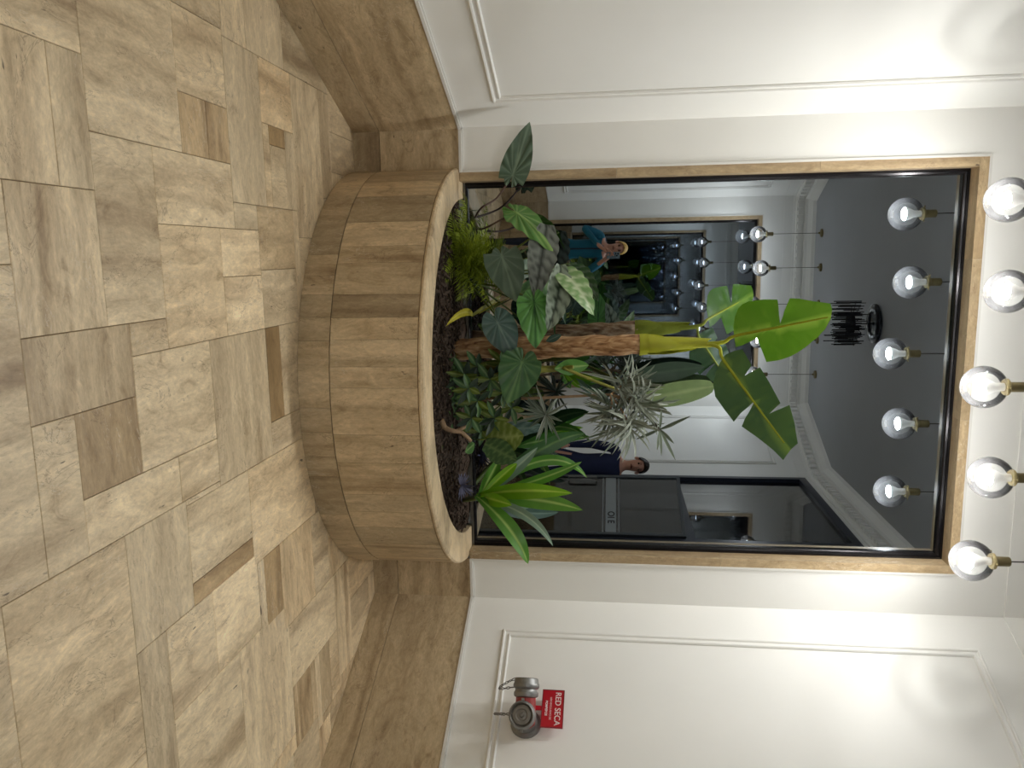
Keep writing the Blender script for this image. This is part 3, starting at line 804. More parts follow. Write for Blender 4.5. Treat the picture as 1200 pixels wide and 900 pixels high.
def stalk(parent, pts, r0_, r1_, mat, name='stem', n=7, label=None):
    pts = [Vector(p) for p in pts]; out = []
    if len(pts) == 2: out = pts
    else:
        k = 12; P = [pts[0]]+pts+[pts[-1]]
        for i in range(1, len(P)-2):
            for q in range(k):
                t = q/k; a, b, c, d = P[i-1], P[i], P[i+1], P[i+2]
                out.append(.5*((2*b)+(c-a)*t+(2*a-5*b+4*c-d)*t*t+(3*b-a-3*c+d)*t**3))
        out.append(pts[-1])
    rad = [r0_+(r1_-r0_)*i/(len(out)-1) for i in range(len(out))]
    m = MB().tube(out, rad, n)
    return lpart(name, parent, m.v, m.f, mat, None, label)

G_DARK = leafmat('leaf_grey_green', lin(70, 88, 68), lin(104, 120, 98), .4, .10)
G_MID = leafmat('leaf_green', lin(78, 122, 52), lin(140, 168, 96), .35)
G_HEART = leafmat('leaf_heart_green', lin(84, 136, 62), lin(44, 84, 40), .35)
G_SILVER = leafmat('leaf_silver', lin(116, 122, 114), lin(40, 46, 40), .45, .08, .15)
G_SILVER2 = leafmat('leaf_pale_silver', lin(142, 156, 138), lin(48, 62, 48), .4, .08, .12)
G_VARI = leafmat('leaf_variegated', lin(120, 158, 96), lin(196, 210, 170), .4, .12)
G_DEEP = leafmat('leaf_deep', lin(50, 84, 44), lin(92, 120, 70), .38, .10)
G_BLUE = leafmat('leaf_blue_green', lin(58, 82, 74), lin(98, 118, 106), .4, .08)
G_OLIVE = leafmat('leaf_olive', lin(92, 112, 40), lin(136, 150, 84), .42, .2)
G_YELLOW = leafmat('leaf_yellow', lin(186, 176, 44), lin(206, 196, 96), .45, .25)
G_LIME = leafmat('leaf_lime', lin(112, 164, 30), lin(176, 204, 84), .3, .25, .15)
G_CORD = leafmat('leaf_strap_green', lin(84, 136, 50), lin(166, 194, 110), .3, .18, .2)
G_CORD2 = leafmat('leaf_strap_grey', lin(112, 136, 116), lin(158, 176, 150), .35, .1, .2)
G_PALM = leafmat('leaf_palm', lin(136, 152, 42), lin(160, 168, 80), .45, .25)
G_DRAC = leafmat('leaf_silver_strap', lin(150, 154, 140), lin(100, 110, 92), .5, .08, .25)
G_DRAC2 = leafmat('leaf_grey_strap', lin(112, 122, 104), lin(80, 92, 74), .5, .08, .25)
G_PALE = leafmat('leaf_mirror_dimmed', lin(88, 106, 62), lin(110, 124, 80), .5, .05)  # dull tone imitates a leaf dimmed by the mirror
G_DEEP2 = leafmat('leaf_very_dark', lin(30, 48, 32), lin(40, 58, 40), .45, .05)
G_LAV = leafmat('leaf_lavender', lin(104, 104, 130), lin(130, 130, 150), .55, .05)
G_BAN = leafmat('leaf_banana_lit', lin(72, 114, 22), lin(128, 158, 58), .38, .22, .12, 9)  # lit copy of the banana green, brightness put into the colour
G_BAN2 = leafmat('leaf_banana_shaded', lin(56, 88, 48), lin(112, 138, 60), .36, .12, .12, 9)  # shaded copy of the banana green, shade put into the colour
S_STEM = leafmat('stem_brown_green', lin(92, 84, 60), lin(92, 84, 60), .5, 0)
S_PURP = leafmat('stem_purple', lin(84, 66, 60), lin(84, 66, 60), .5, 0)
S_GREEN = leafmat('stem_green', lin(104, 118, 50), lin(104, 118, 50), .5, 0)
S_TWIG = leafmat('twig_bark', lin(150, 124, 96), lin(150, 124, 96), .8, 0, .3, 40)
S_TRUNK2 = leafmat('shoot_sheath', lin(112, 112, 40), lin(150, 140, 60), .5, 0, .35, 14)

# 1 elephant ear leaning out past the mirror's left jamb
p1 = plant('elephant_ear', (-0.170,4.861,0.565), 'elephant ear with one dark grey-green arrow leaf leaning over the left jamb', 'plant')
stalk(p1, [p1.location, (-0.251,4.330,0.709), (-0.310,4.300,0.809), (-0.425,4.260,0.904)], .007, .004, S_PURP)
heart(p1, (-0.424,4.250,0.906), (-0.673,4.170,1.008), G_DARK, .52, (.25, -.9, .15), 8, .010, .10, .10, .016, .62)
stalk(p1, [p1.location, (-0.147,4.250,0.739), (-0.192,4.100,0.872), (-0.216,4.020,0.944)], .007, .004, S_PURP)
heart(p1, (-0.215,4.000,0.955), (-0.083,3.920,1.157), G_MID, .62, (-.5, -.7, .5), 7, .015, .35, -.25, .02, .8)

# 2 fine leaved palm
p2 = plant('parlour_palm', (-0.005,4.257,0.565), 'bushy yellow-green palm with fine feathery fronds at the left of the planter', 'palm')
rs = random.Random(21); pb = Vector(p2.location)
for k in range(44):
    a = rs.uniform(0, 2*PI); el = rs.uniform(.1, 1.3); ln = rs.uniform(.20, .36)
    d = Vector((math.cos(a)*math.cos(el), math.sin(a)*math.cos(el)*.75-.12, math.sin(el)))
    v = []; f = []; ve = []; st = pb+Vector((rs.uniform(-.05, .05), rs.uniform(-.05, .03), rs.uniform(0, .03)))
    pts = []
    for i in range(13):
        t = i/12; pts.append(st+d*ln*t+Vector((0, 0, -.30*ln*t*t*(1.2-el*.5))))
    m = MB().tube(pts, [.0022-.0014*i/12 for i in range(13)], 4)
    for i in range(3, 13):
        T_ = (pts[i]-pts[i-1]).normalized(); s_ = T_.cross(Vector((0, 0, 1))).normalized()
        for sg in (-1, 1):
            for q in (0, .5):
                P = pts[i-1].lerp(pts[i], q); l2 = .10*(1-.45*abs(i/12-.55))*rs.uniform(.8, 1.1)
                e = P+s_*sg*l2*.8+T_*l2*.55+Vector((0, 0, -l2*rs.uniform(.1, .5))); mdl = P.lerp(e, .45)+Vector((0, 0, .008))
                wv = T_*.0034
                m.add([P, mdl-wv, mdl+wv, e], [(0, 1, 2), (1, 3, 2)])
    lpart('frond', p2, m.v, m.f, G_PALM, None, None, False)
blade(p2, (-0.262,4.463,0.570), (-0.274,4.300,0.644), G_MID, .018, (0, -.9, .4))

# 3 silver ribbed alocasia clump
p3 = plant('ribbed_alocasia', (0.117,4.511,0.565), 'clump of alocasia with broad ribbed silver and green leaves left of the banana trunk', 'plant')
b3 = Vector(p3.location)
for q in (((-0.141,4.020,1.099)), ((0.054,3.930,1.168)), ((-0.034,3.950,0.881)), ((0.218,3.860,1.058)), ((0.307,3.950,0.852)), ((0.080,3.950,1.171)), ((0.511,3.900,0.964)), ((0.002,4.200,1.014))):
    q = Vector(q); mid = b3.lerp(q, .5)+Vector((0, .04, .03)); stalk(p3, [b3+Vector((rs.uniform(-.03, .03), rs.uniform(-.03, .03), 0)), mid, q], .007, .0035, S_GREEN)
blade(p3, (-0.153,4.000,1.105), (0.211,3.900,1.050), G_SILVER, .078, (-.1, -.9, .25), None, 7, .006, .10, .45, .30, True)
blade(p3, (0.046,3.920,1.177), (0.368,3.840,1.113), G_SILVER2, .064, (-.15, -.9, .35), (0.210,3.860,1.163), 6, .005, .30, .35, .35, True)
blade(p3, (0.062,3.930,1.155), (0.298,3.900,1.341), G_VARI, .070, (-.3, -.8, .5), (0.154,3.880,1.258), 6, .005, .15, .35, .35, True)
heart(p3, (-0.001,3.930,0.883), (0.218,3.880,0.962), G_DARK, .80, (-.1, -.9, .4), 6, .014, .12, .05, .0, .55)
heart(p3, (0.225,3.840,1.051), (0.447,3.800,1.069), G_HEART, .80, (-.1, -.85, .5), 7, .024, .12, .06, .01, .75)
heart(p3, (0.333,3.940,0.853), (0.505,3.920,0.940), G_BLUE, .85, (-.1, -.9, .3), 6, .018, .15, .05)
heart(p3, (0.528,3.900,0.981), (0.740,3.860,0.913), G_DEEP, .95, (.1, -.9, .4), 7, .022, .12, .05, .01, .8)
blade(p3, (0.429,4.020,1.137), (0.141,4.300,1.096), G_DEEP, .05, (0, .3, .9))
blade(p3, (0.204,4.200,0.897), (0.144,4.360,1.162), G_DEEP, .06, (0, -.6, .7), None, 6, .006)
blade(p3, (0.132,4.100,0.866), (0.003,4.400,1.066), G_DARK, .05, (0, -.6, .7), None, 6, .006)
blade(p3, (0.436,4.000,1.095), (0.399,3.980,1.175), G_BLUE, .02, (0, -.8, .5))

# 4 yellow strap leaves near the front rim
p4 = plant('yellow_strap_plant', (0.371,4.783,0.565), 'small plant with a bent yellow strap leaf hanging to the planter rim', 'plant')
b4 = Vector(p4.location)
blade(p4, b4+Vector((0, 0, .02)), (0.333,3.720,0.630), G_YELLOW, .020, (0, -.5, .8), (0.278,3.920,0.682), fold=.35)
blade(p4, b4, (0.227,4.050,0.848), G_YELLOW, .016, (0, -.8, .4), fold=.4)
blade(p4, b4, (0.230,4.100,0.873), G_OLIVE, .022, (0, -.8, .4), fold=.3)
blade(p4, b4, (0.446,4.020,0.812), G_OLIVE, .014, (0, -.8, .4), fold=.4)
blade(p4, b4, (0.373,4.050,0.868), G_DEEP, .026, (0, -.8, .4), fold=.3)

# 5 banana plant
p5 = plant('banana_plant', (0.507,4.278,0.560), 'banana plant with a brown peeling trunk and two broad torn leaves', 'plant')
def trunk_mat():
    m, nt, b = newmat('banana_bark'); N = nt.nodes.new; L = nt.links.new
    tc = N('ShaderNodeTexCoord'); mp = N('ShaderNodeMapping'); mp.inputs['Scale'].default_value = (48, 48, 11); L(tc.outputs['Object'], mp.inputs['Vector'])
    nz = N('ShaderNodeTexNoise'); nz.inputs['Scale'].default_value = 1; nz.inputs['Detail'].default_value = 8; nz.inputs['Distortion'].default_value = .6; L(mp.outputs[0], nz.inputs['Vector'])
    r = N('ShaderNodeValToRGB'); e = r.color_ramp.elements
    e[0].position, e[0].color = .30, lin(96, 62, 40); e[1].position, e[1].color = .66, lin(220, 186, 146)
    x = e.new(.45); x.color = lin(168, 124, 84); x = e.new(.55); x.color = lin(196, 156, 114)
    L(nz.outputs['Fac'], r.inputs[0]); L(r.outputs[0], b.inputs['Base Color']); b.inputs['Roughness'].default_value = .75
    bp = N('ShaderNodeBump'); bp.inputs['Strength'].default_value = .5; bp.inputs['Distance'].default_value = .01; L(nz.outputs['Fac'], bp.inputs['Height']); L(bp.outputs[0], b.inputs['Normal'])
    return m
TB = Vector(p5.location); TT = Vector((0.462,4.070,1.578)); TE = Vector((0.449,4.020,1.961))
pts = [TB.lerp(TT, i/24)+Vector((.004*math.sin(i*1.3), .003*math.cos(i), 0)) for i in range(25)]
m = MB().tube(pts, [.060-.008*i/24+.0022*math.sin(i*2.1) for i in range(25)], 20)
lpart('trunk', p5, m.v, m.f, trunk_mat(), None, 'brown peeling fibrous trunk')
# peeling dry strips
for k in range(9):
    a = rs.uniform(0, 2*PI); z0 = rs.uniform(.1, .7); ln = rs.uniform(.1, .25)
    dd = Vector((math.cos(a), math.sin(a), 0)); q0 = TB.lerp(TT, z0)+dd*.063; q1 = TB.lerp(TT, min(1, z0+ln))+dd*.062
    blade(p5, q0, q1, bpy.data.materials['banana_bark'], .018, dd, q0.lerp(q1, .5)+dd*.004, name='bark_strip', nt_=6, ns=2)
G_SHEATH = leafmat('sheath_yellow_green', lin(176, 180, 52), lin(206, 204, 110), .4, .15, .2, 12)
for k, (t0, t1, r_, sx) in enumerate(((-.02, .50, .056, -.010), (.0, .72, .050, .012), (.15, .88, .040, -.006), (.3, 1.0, .028, .004), (.1, .62, .052, .014))):
    q = [TT.lerp(TE, t0+(t1-t0)*i/10) + Vector((sx*(i/10), -.002*k, 0)) for i in range(11)]
    mb = MB(); nn = 12; b0 = 0
    for i, P in enumerate(q):
        rr = r_*(1-.55*(i/10)**1.6)
        for j in range(nn):
            an = (j/(nn-1)-.5)*2*PI*(.96-.5*(i/10)**2)+k*2.2
            mb.v.append(P+Vector((math.cos(an)*rr, math.sin(an)*rr, .012*math.cos(an*2)*(i/10))))
    for i in range(10):
        for j in range(nn-1): mb.f.append((i*nn+j, i*nn+j+1, (i+1)*nn+j+1, (i+1)*nn+j))
    lpart('leaf_sheath', p5, mb.v, mb.f, G_SHEATH)
def banana_leaf(mid_, edge, mat, curl, dy):
    """edge: outline going round from the leaf base; curl bends the halves back from the midrib; dy leans it in depth"""
    A, B = Vector(mid_[0]), Vector(mid_[-1]); fn = Vector((dy, 1, 0)); ax = (B-A); L = ax.length; ax.normalize()
    bm = bmesh.new(); vs_ = [bm.verts.new(Vector(p)) for p in edge]; fce = bm.faces.new(vs_); bm.normal_update()
    # cut along the midrib, then refine
    bmesh.ops.triangulate(bm, faces=bm.faces[:], ngon_method='EAR_CLIP')
    nn = ax.cross(fn).normalized()
    for off in [k*.04 for k in range(-6, 7)]:
        bmesh.ops.bisect_plane(bm, geom=bm.verts[:]+bm.edges[:]+bm.faces[:], plane_co=A+nn*off, plane_no=nn)
    for k in range(1, 14):
        bmesh.ops.bisect_plane(bm, geom=bm.verts[:]+bm.edges[:]+bm.faces[:], plane_co=A+ax*(L*k/14), plane_no=ax)
    bmesh.ops.triangulate(bm, faces=[f for f in bm.faces if len(f.verts) > 4])
    bm.verts.index_update(); v = []; ve = []
    for x in bm.verts:
        d = (x.co-A).dot(nn); t = (x.co-A).dot(ax)/L
        ribs_ = .0035*math.sin(t*95+abs(d)*18)
        v.append(x.co+Vector((0, -curl*(abs(d)*1.1-2.2*d*d)+ribs_*min(1, abs(d)*20), 0)))
        ve.append(1.0 if abs(d) < .004 else .16*(.5+.5*math.sin(t*95+abs(d)*18)))
    f = [tuple(q.index for q in x.verts) for x in bm.faces]; bm.free()
    return v, f, ve
E1 = [(0.411,3.973,2.029),(0.361,3.961,2.021),(0.308,3.938,2.022),(0.269,3.914,2.030),(0.245,3.886,2.046),(0.229,3.854,2.070),(0.218,3.790,2.125),(0.216,3.733,2.176),(0.250,3.739,2.184),(0.289,3.746,2.192),(0.329,3.753,2.200),(0.308,3.740,2.204),(0.268,3.720,2.208),(0.208,3.683,2.219),(0.208,3.647,2.252),(0.217,3.595,2.303),(0.224,3.536,2.359),(0.252,3.537,2.369),(0.292,3.551,2.372),(0.338,3.585,2.358),(0.379,3.627,2.335),(0.430,3.688,2.298),(0.474,3.750,2.258),(0.503,3.809,2.214),(0.521,3.872,2.163),(0.484,3.873,2.149),(0.444,3.874,2.133),(0.409,3.874,2.119),(0.427,3.904,2.099),(0.453,3.954,2.063),(0.464,3.985,2.038)]
E2 = [(0.526,3.949,1.968),(0.500,3.956,1.986),(0.481,3.952,2.023),(0.469,3.943,2.062),(0.500,3.918,2.080),(0.542,3.887,2.100),(0.572,3.879,2.079),(0.593,3.872,2.066),(0.576,3.871,2.093),(0.548,3.870,2.136),(0.613,3.819,2.172),(0.702,3.753,2.214),(0.726,3.749,2.191),(0.753,3.745,2.165),(0.732,3.742,2.200),(0.706,3.736,2.251),(0.778,3.690,2.266),(0.867,3.638,2.274),(0.893,3.633,2.249),(0.942,3.622,2.209),(0.905,3.658,2.171),(0.861,3.706,2.112),(0.815,3.759,2.041),(0.773,3.774,2.063),(0.734,3.785,2.089),(0.705,3.795,2.105),(0.731,3.793,2.075),(0.759,3.790,2.041),(0.797,3.783,2.007),(0.752,3.821,1.972),(0.693,3.871,1.930),(0.638,3.905,1.923),(0.599,3.922,1.932),(0.560,3.938,1.948)]
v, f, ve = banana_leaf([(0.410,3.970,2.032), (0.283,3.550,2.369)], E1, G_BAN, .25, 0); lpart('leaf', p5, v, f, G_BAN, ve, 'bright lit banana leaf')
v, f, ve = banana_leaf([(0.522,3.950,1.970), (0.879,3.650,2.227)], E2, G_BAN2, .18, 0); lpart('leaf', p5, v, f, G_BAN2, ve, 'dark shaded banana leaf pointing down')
stalk(p5, [TT.lerp(TE, .35), TE, (0.409,3.965,2.031), (0.344,3.750,2.204), (0.286,3.550,2.358)], .013, .003, G_SHEATH, 'midrib')
stalk(p5, [TT.lerp(TE, .4), (0.460,4.000,1.942), (0.525,3.940,1.977), (0.700,3.800,2.098), (0.871,3.650,2.219)], .012, .003, G_SHEATH, 'midrib')

# 6 banana shoot beside the trunk
p6 = plant('banana_shoot', (0.661,4.540,0.565), 'short green banana shoot right beside the brown trunk', 'plant')
b6 = Vector(p6.location)
stalk(p6, [b6, (0.627,4.280,0.879), (0.618,4.280,1.117), (0.605,4.260,1.221)], .034, .010, S_TRUNK2, 'trunk', 10)
blade(p6, (0.613,4.250,1.119), (0.601,4.300,1.304), G_MID, .045, (0, -.9, .3))
stalk(p6, [(0.610,4.260,1.165), (0.733,4.320,1.444), (0.792,4.360,1.643)], .010, .006, S_TRUNK2, 'petiole')
blade(p6, (0.802,4.360,1.610), (0.733,4.420,2.001), G_PALE, .068, (0, -.9, .3), w0=.5, peak=.4, tippow=.5)  # stands in for a dim mirror reflection, dimness put into the leaf colour
blade(p6, (0.670,4.380,1.562), (0.630,4.440,1.945), G_DEEP2, .055, (0, -.9, .3), w0=.5, peak=.45)  # dark stand-in for a second reflected leaf, dimmed by its colour

# 7 schefflera
p7 = plant('schefflera', (0.822,4.383,0.565), 'low schefflera with small palmate leaves and yellowish shoots in the middle', 'plant')
b7 = Vector(p7.location)
for k, q in enumerate(((0.569,4.000,0.736), (0.620,3.900,0.818), (0.695,3.950,0.876), (0.722,3.850,0.758), (0.648,3.800,0.725), (0.781,3.980,0.915), (0.820,3.900,0.836), (0.804,3.820,0.731), (0.599,3.900,0.686), (0.656,4.100,0.902), (0.899,3.950,0.759), (0.560,4.100,0.858))):
    q = Vector(q); stalk(p7, [b7, b7.lerp(q, .6)+Vector((0, 0, .05)), q], .005, .0025, S_GREEN)
    for j in range(7):
        a = 2*PI*j/7+k; d = Vector((math.cos(a), -.25+.3*math.sin(a*2+k), math.sin(a)*.9)).normalized()
        blade(p7, q, q+d*rs.uniform(.07, .11)+Vector((0, 0, -.02)), (G_DEEP2, G_DEEP, G_OLIVE)[(k+j) % 3], .017, (.2, -.9, .5), nt_=8, ns=2, fold=.3)

# 8 round olive leaf
p8 = plant('rubber_fig', (1.048,4.484,0.565), 'small plant with one big rounded olive leaf between schefflera and cordyline', 'plant')
b8 = Vector(p8.location)
stalk(p8, [b8, (0.945,3.950,0.736), (0.933,3.920,0.790)], .006, .004, S_GREEN)
blade(p8, (0.933,3.920,0.786), (0.903,3.880,0.987), G_OLIVE, .090, (0, -.85, .5), None, 6, .0025, .10, .45, .45)
blade(p8, (0.955,3.900,0.780), (1.038,3.880,0.949), G_DEEP, .066, (.2, -.85, .5), None, 6, .0025, .10, .5, .45)
blade(p8, (0.945,3.950,0.717), (0.798,4.020,0.864), G_DEEP, .05, (0, -.85, .5), None, 5, .006)
blade(p8, (0.968,3.950,0.717), (0.989,3.850,0.685), G_MID, .03, (0, -.7, .7))
blade(p8, (0.933,4.100,0.757), (0.939,4.250,1.069), G_BLUE, .045, (0, -.8, .5), None, 5, .006)

# 9 driftwood
tw = plant('driftwood_twig', (0.850,3.802,0.575), 'pale forked driftwood twig lying at the front of the planter', 'twig')
stalk(tw, [Vector(tw.location)+Vector((-.04, -.01, .004)), tw.location+Vector((.0, .0, .02)), (0.867,3.800,0.636), (0.879,3.820,0.676), (0.928,3.840,0.719)], .016, .009, S_TWIG, 'branch', 8)
stalk(tw, [(0.871,3.800,0.645), (0.853,3.840,0.690), (0.825,3.880,0.719)], .011, .006, S_TWIG, 'branch', 8)

# 10 silver narrow leaved dracaena on a thin cane
p10 = plant('silver_dracaena', (0.836,4.571,0.565), 'tall thin-stemmed dracaena with a drooping mop of narrow silver leaves', 'plant')
stalk(p10, [p10.location, (0.757,4.120,0.944), (0.734,4.080,1.265), (0.718,4.050,1.452)], .009, .006, S_TWIG, 'cane', 7)
ros = [((728,452), 4.02, 40, (-.1, 0, .9), .20, 1), ((745,470), 4.0, 40, (.1, 0, .6), .18, 0), ((735,495), 3.97, 46, (.45, 0, -.25), .20, 0), ((755,480), 4.05, 26, (.2, .1, .6), .18, 0), ((715,480), 4.0, 30, (.1, -.1, -.7), .18, 1)]
cane_top = Vector((0.719,4.050,1.422))
DRT = [(0.668,4.020,1.478),(0.745,4.000,1.552),(0.850,3.970,1.509),(0.799,4.050,1.598),(0.790,4.000,1.422)]
for (c, (pxy, Y_, cnt, bias, ln, dark)) in zip(DRT, ros):
    c = Vector(c); stalk(p10, [cane_top, cane_top.lerp(c, .6)+Vector((0, 0, .01)), c], .006, .004, S_TWIG, 'cane')
    for k in range(cnt):
        d = Vector((rs.gauss(0, 1), rs.gauss(-.15, .7), rs.gauss(0, 1))).normalized()+Vector(bias)*.9; d.normalize()
        l2 = ln*rs.uniform(.7, 1.15); s0 = c+Vector((rs.uniform(-.03, .03), rs.uniform(-.03, .03), rs.uniform(-.03, .03)))
        e = s0+d*l2+Vector((0, 0, -.12*l2)); mdp = s0+d*l2*.52+Vector((0, 0, .02*l2))
        blade(p10, s0, e, (G_DRAC2 if rs.random() < .45 else G_DRAC) if dark else (G_DRAC if rs.random() < .75 else G_DRAC2), rs.uniform(.006, .0095), (0, -.8, .6), mdp, nt_=7, ns=1, fold=.3, w0=.5, peak=.3)
tipc = Vector((0.880,3.950,1.671)); stalk(p10, [DRT[3], Vector(DRT[3]).lerp(tipc, .5)+Vector((0, -.02, .0)), tipc], .004, .003, S_PURP, 'cane')
for q in ((0.802,3.920,1.824), (1.035,3.920,1.752), (1.009,3.900,1.679), (0.841,3.960,1.773), (0.780,3.960,1.679), (0.942,3.900,1.741), (1.004,4.000,1.663), (0.833,4.000,1.618), (0.934,3.950,1.552)):
    blade(p10, tipc, q, G_DRAC2, .009, (0, -.9, .4), nt_=7, ns=1, fold=.3, w0=.3)
# a lower tuft on its own cane
low = Vector((0.849,4.140,1.079)); stalk(p10, [p10.location, (0.815,4.200,0.886), low], .006, .004, S_TWIG, 'cane')
for k in range(30):
    d = Vector((rs.gauss(.2, 1), rs.gauss(-.1, .6), rs.gauss(-.1, 1))).normalized()
    blade(p10, low, low+d*rs.uniform(.12, .19)+Vector((0, 0, -.03)), G_DRAC2 if k % 3 else G_DRAC, .008, (0, -.9, .4), nt_=7, ns=1, fold=.3, w0=.4, peak=.3)

# 11 cordyline with broad lime straps
p11 = plant('cordyline', (1.414,4.377,0.565), 'cordyline with broad glossy lime and grey-green strap leaves at the right end', 'plant')
b11 = Vector(p11.location)
cr = Vector((1.270,3.980,0.723)); stalk(p11, [b11, b11.lerp(cr, .5), cr], .014, .016, S_GREEN, 'stem', 9)
for tip, bend, mat, hw in (((1.164,3.750,1.239), (1.190,3.860,0.967), G_LIME, .044), ((1.240,3.720,1.291), (1.228,3.840,1.035), G_CORD, .046), ((1.029,3.850,1.282), (1.130,3.860,1.056), G_CORD, .030),
        ((0.982,3.950,1.049), (1.118,3.970,0.910), G_CORD2, .036), ((0.964,4.200,1.288), (1.043,4.120,1.042), G_DEEP, .045), ((1.185,4.100,1.300), (1.089,4.080,1.059), G_CORD, .030),
        ((1.561,3.800,1.008), (1.376,3.800,0.914), G_CORD, .046), ((1.453,3.780,1.138), (1.306,3.840,0.976), G_CORD2, .026), ((1.062,3.920,0.944), (1.135,3.930,0.861), G_LIME, .034),
        ((1.049,3.950,0.846), (1.138,3.950,0.799), G_CORD, .040), ((1.242,3.780,0.932), (1.240,3.850,0.835), G_LIME, .034), ((1.345,4.100,1.007), (1.322,4.050,0.873), G_CORD2, .036),
        ((1.292,4.200,1.070), (1.271,4.120,0.889), G_DEEP, .040), ((1.509,4.100,0.887), (1.396,4.050,0.825), G_DEEP, .034), ((1.414,4.200,1.140), (1.385,4.100,0.936), G_BLUE, .036)):
    blade(p11, cr+Vector((rs.uniform(-.012, .012), rs.uniform(-.012, .012), rs.uniform(-.02, .02))), tip, mat, hw, (-.1, -.8, .6), bend, fold=.22, w0=.30, peak=.5, nt_=20)

# 12 bluish tuft
p12 = plant('lavender_tuft', (1.261,4.192,0.565), 'small bluish-grey spiky tuft in front of the cordyline', 'plant')
c12 = Vector(p12.location)+Vector((0, -.02, .03))
for k in range(34):
    d = Vector((rs.gauss(0, 1), rs.gauss(-.3, .6), abs(rs.gauss(.1, .6))-.1)).normalized()
    blade(p12, c12, c12+d*rs.uniform(.05, .10), G_LAV, .006, (0, -.8, .6), nt_=6, ns=1, fold=.3, w0=.4, peak=.35)

# 13 ground cover sprigs
p13 = plant('ground_cover', (0.665,4.090,0.565), 'low dark green ground cover sprouting along the front of the soil', 'plant')
c13 = Vector(p13.location)
for k in range(60):
    s0 = c13+Vector((rs.uniform(-.12, .22), rs.uniform(-.05, .15), 0)); d = Vector((rs.gauss(0, 1), rs.gauss(-.2, .8), abs(rs.gauss(.5, .5)))).normalized()
    blade(p13, s0, s0+d*rs.uniform(.04, .09), G_DEEP if k % 4 else G_MID, .011, (0, -.7, .7), nt_=6, ns=2, fold=.3)

# ------------------------------------------------------------------ people, seen in the mirror
SKIN = plain('skin', lin(206, 152, 128), .5, 0, .08, 20)
def person(name, label, loc, rotz, J, E_, rad, zones, sub=2):
    """continuous figure grown round a skeleton; zones(face centre) > material slot"""
    names = list(J); me = bpy.data.meshes.new(name+'_body')
    me.from_pydata([J[k] for k in names], [(names.index(a), names.index(b)) for a, b in E_], [])
    o = bpy.data.objects.new('tmp_body', me); COL.objects.link(o)
    sk = o.modifiers.new('Skin', 'SKIN'); sk.branch_smoothing = .6
    lay = me.skin_vertices[0].data
    for i, k in enumerate(names):
        r_ = rad[k]; lay[i].radius = r_ if isinstance(r_, tuple) else (r_, r_)
        lay[i].use_root = (k == 'pelvis')
    sb = o.modifiers.new('Sub', 'SUBSURF'); sb.levels = sub; sb.render_levels = sub
    dg = bpy.context.evaluated_depsgraph_get(); m2 = bpy.data.meshes.new_from_object(o.evaluated_get(dg))
    bpy.data.objects.remove(o); m2.materials.clear()
    root = empty(name, loc, rotz); tag(root, label, 'person')
    mats, fn = zones
    for m_ in mats: m2.materials.append(m_)
    for p in m2.polygons: p.material_index = fn(p.center); p.use_smooth = True
    b = bpy.data.objects.new('body', m2); COL.objects.link(b); b.parent = root
    return root
def hand(J, E_, rad, key, P, d, palm, side):
    """palm and five bent fingers from wrist key; d points along the hand, palm is the palm's facing, side the thumb's side"""
    d, palm, side = Vector(d).normalized(), Vector(palm).normalized(), Vector(side).normalized()
    P = Vector(P); J[key+'palm'] = P+d*.045; rad[key+'palm'] = (.036, .018); E_.append((key, key+'palm'))
    J[key+'kn'] = P+d*.08; rad[key+'kn'] = (.038, .014); E_.append((key+'palm', key+'kn'))
    for i, (o_, l_) in enumerate(((.027, .062), (.009, .07), (-.009, .066), (-.027, .052))):
        a = P+d*.098+side*o_; b = a+d*l_*.55+palm*.008; c = b+d*l_*.35+palm*.026
        for nme, q, r_ in (('a', a, .0095), ('b', b, .0088), ('c', c, .0078)): J[key+str(i)+nme] = q; rad[key+str(i)+nme] = r_
        E_ += [(key+'kn', key+str(i)+'a'), (key+str(i)+'a', key+str(i)+'b'), (key+str(i)+'b', key+str(i)+'c')]
    a = P+d*.045+side*.045+palm*.006; b = a+d*.035+side*.014+palm*.016
    J[key+'ta'] = a; J[key+'tb'] = b; rad[key+'ta'] = .011; rad[key+'tb'] = .009
    E_ += [(key+'palm', key+'ta'), (key+'ta', key+'tb')]
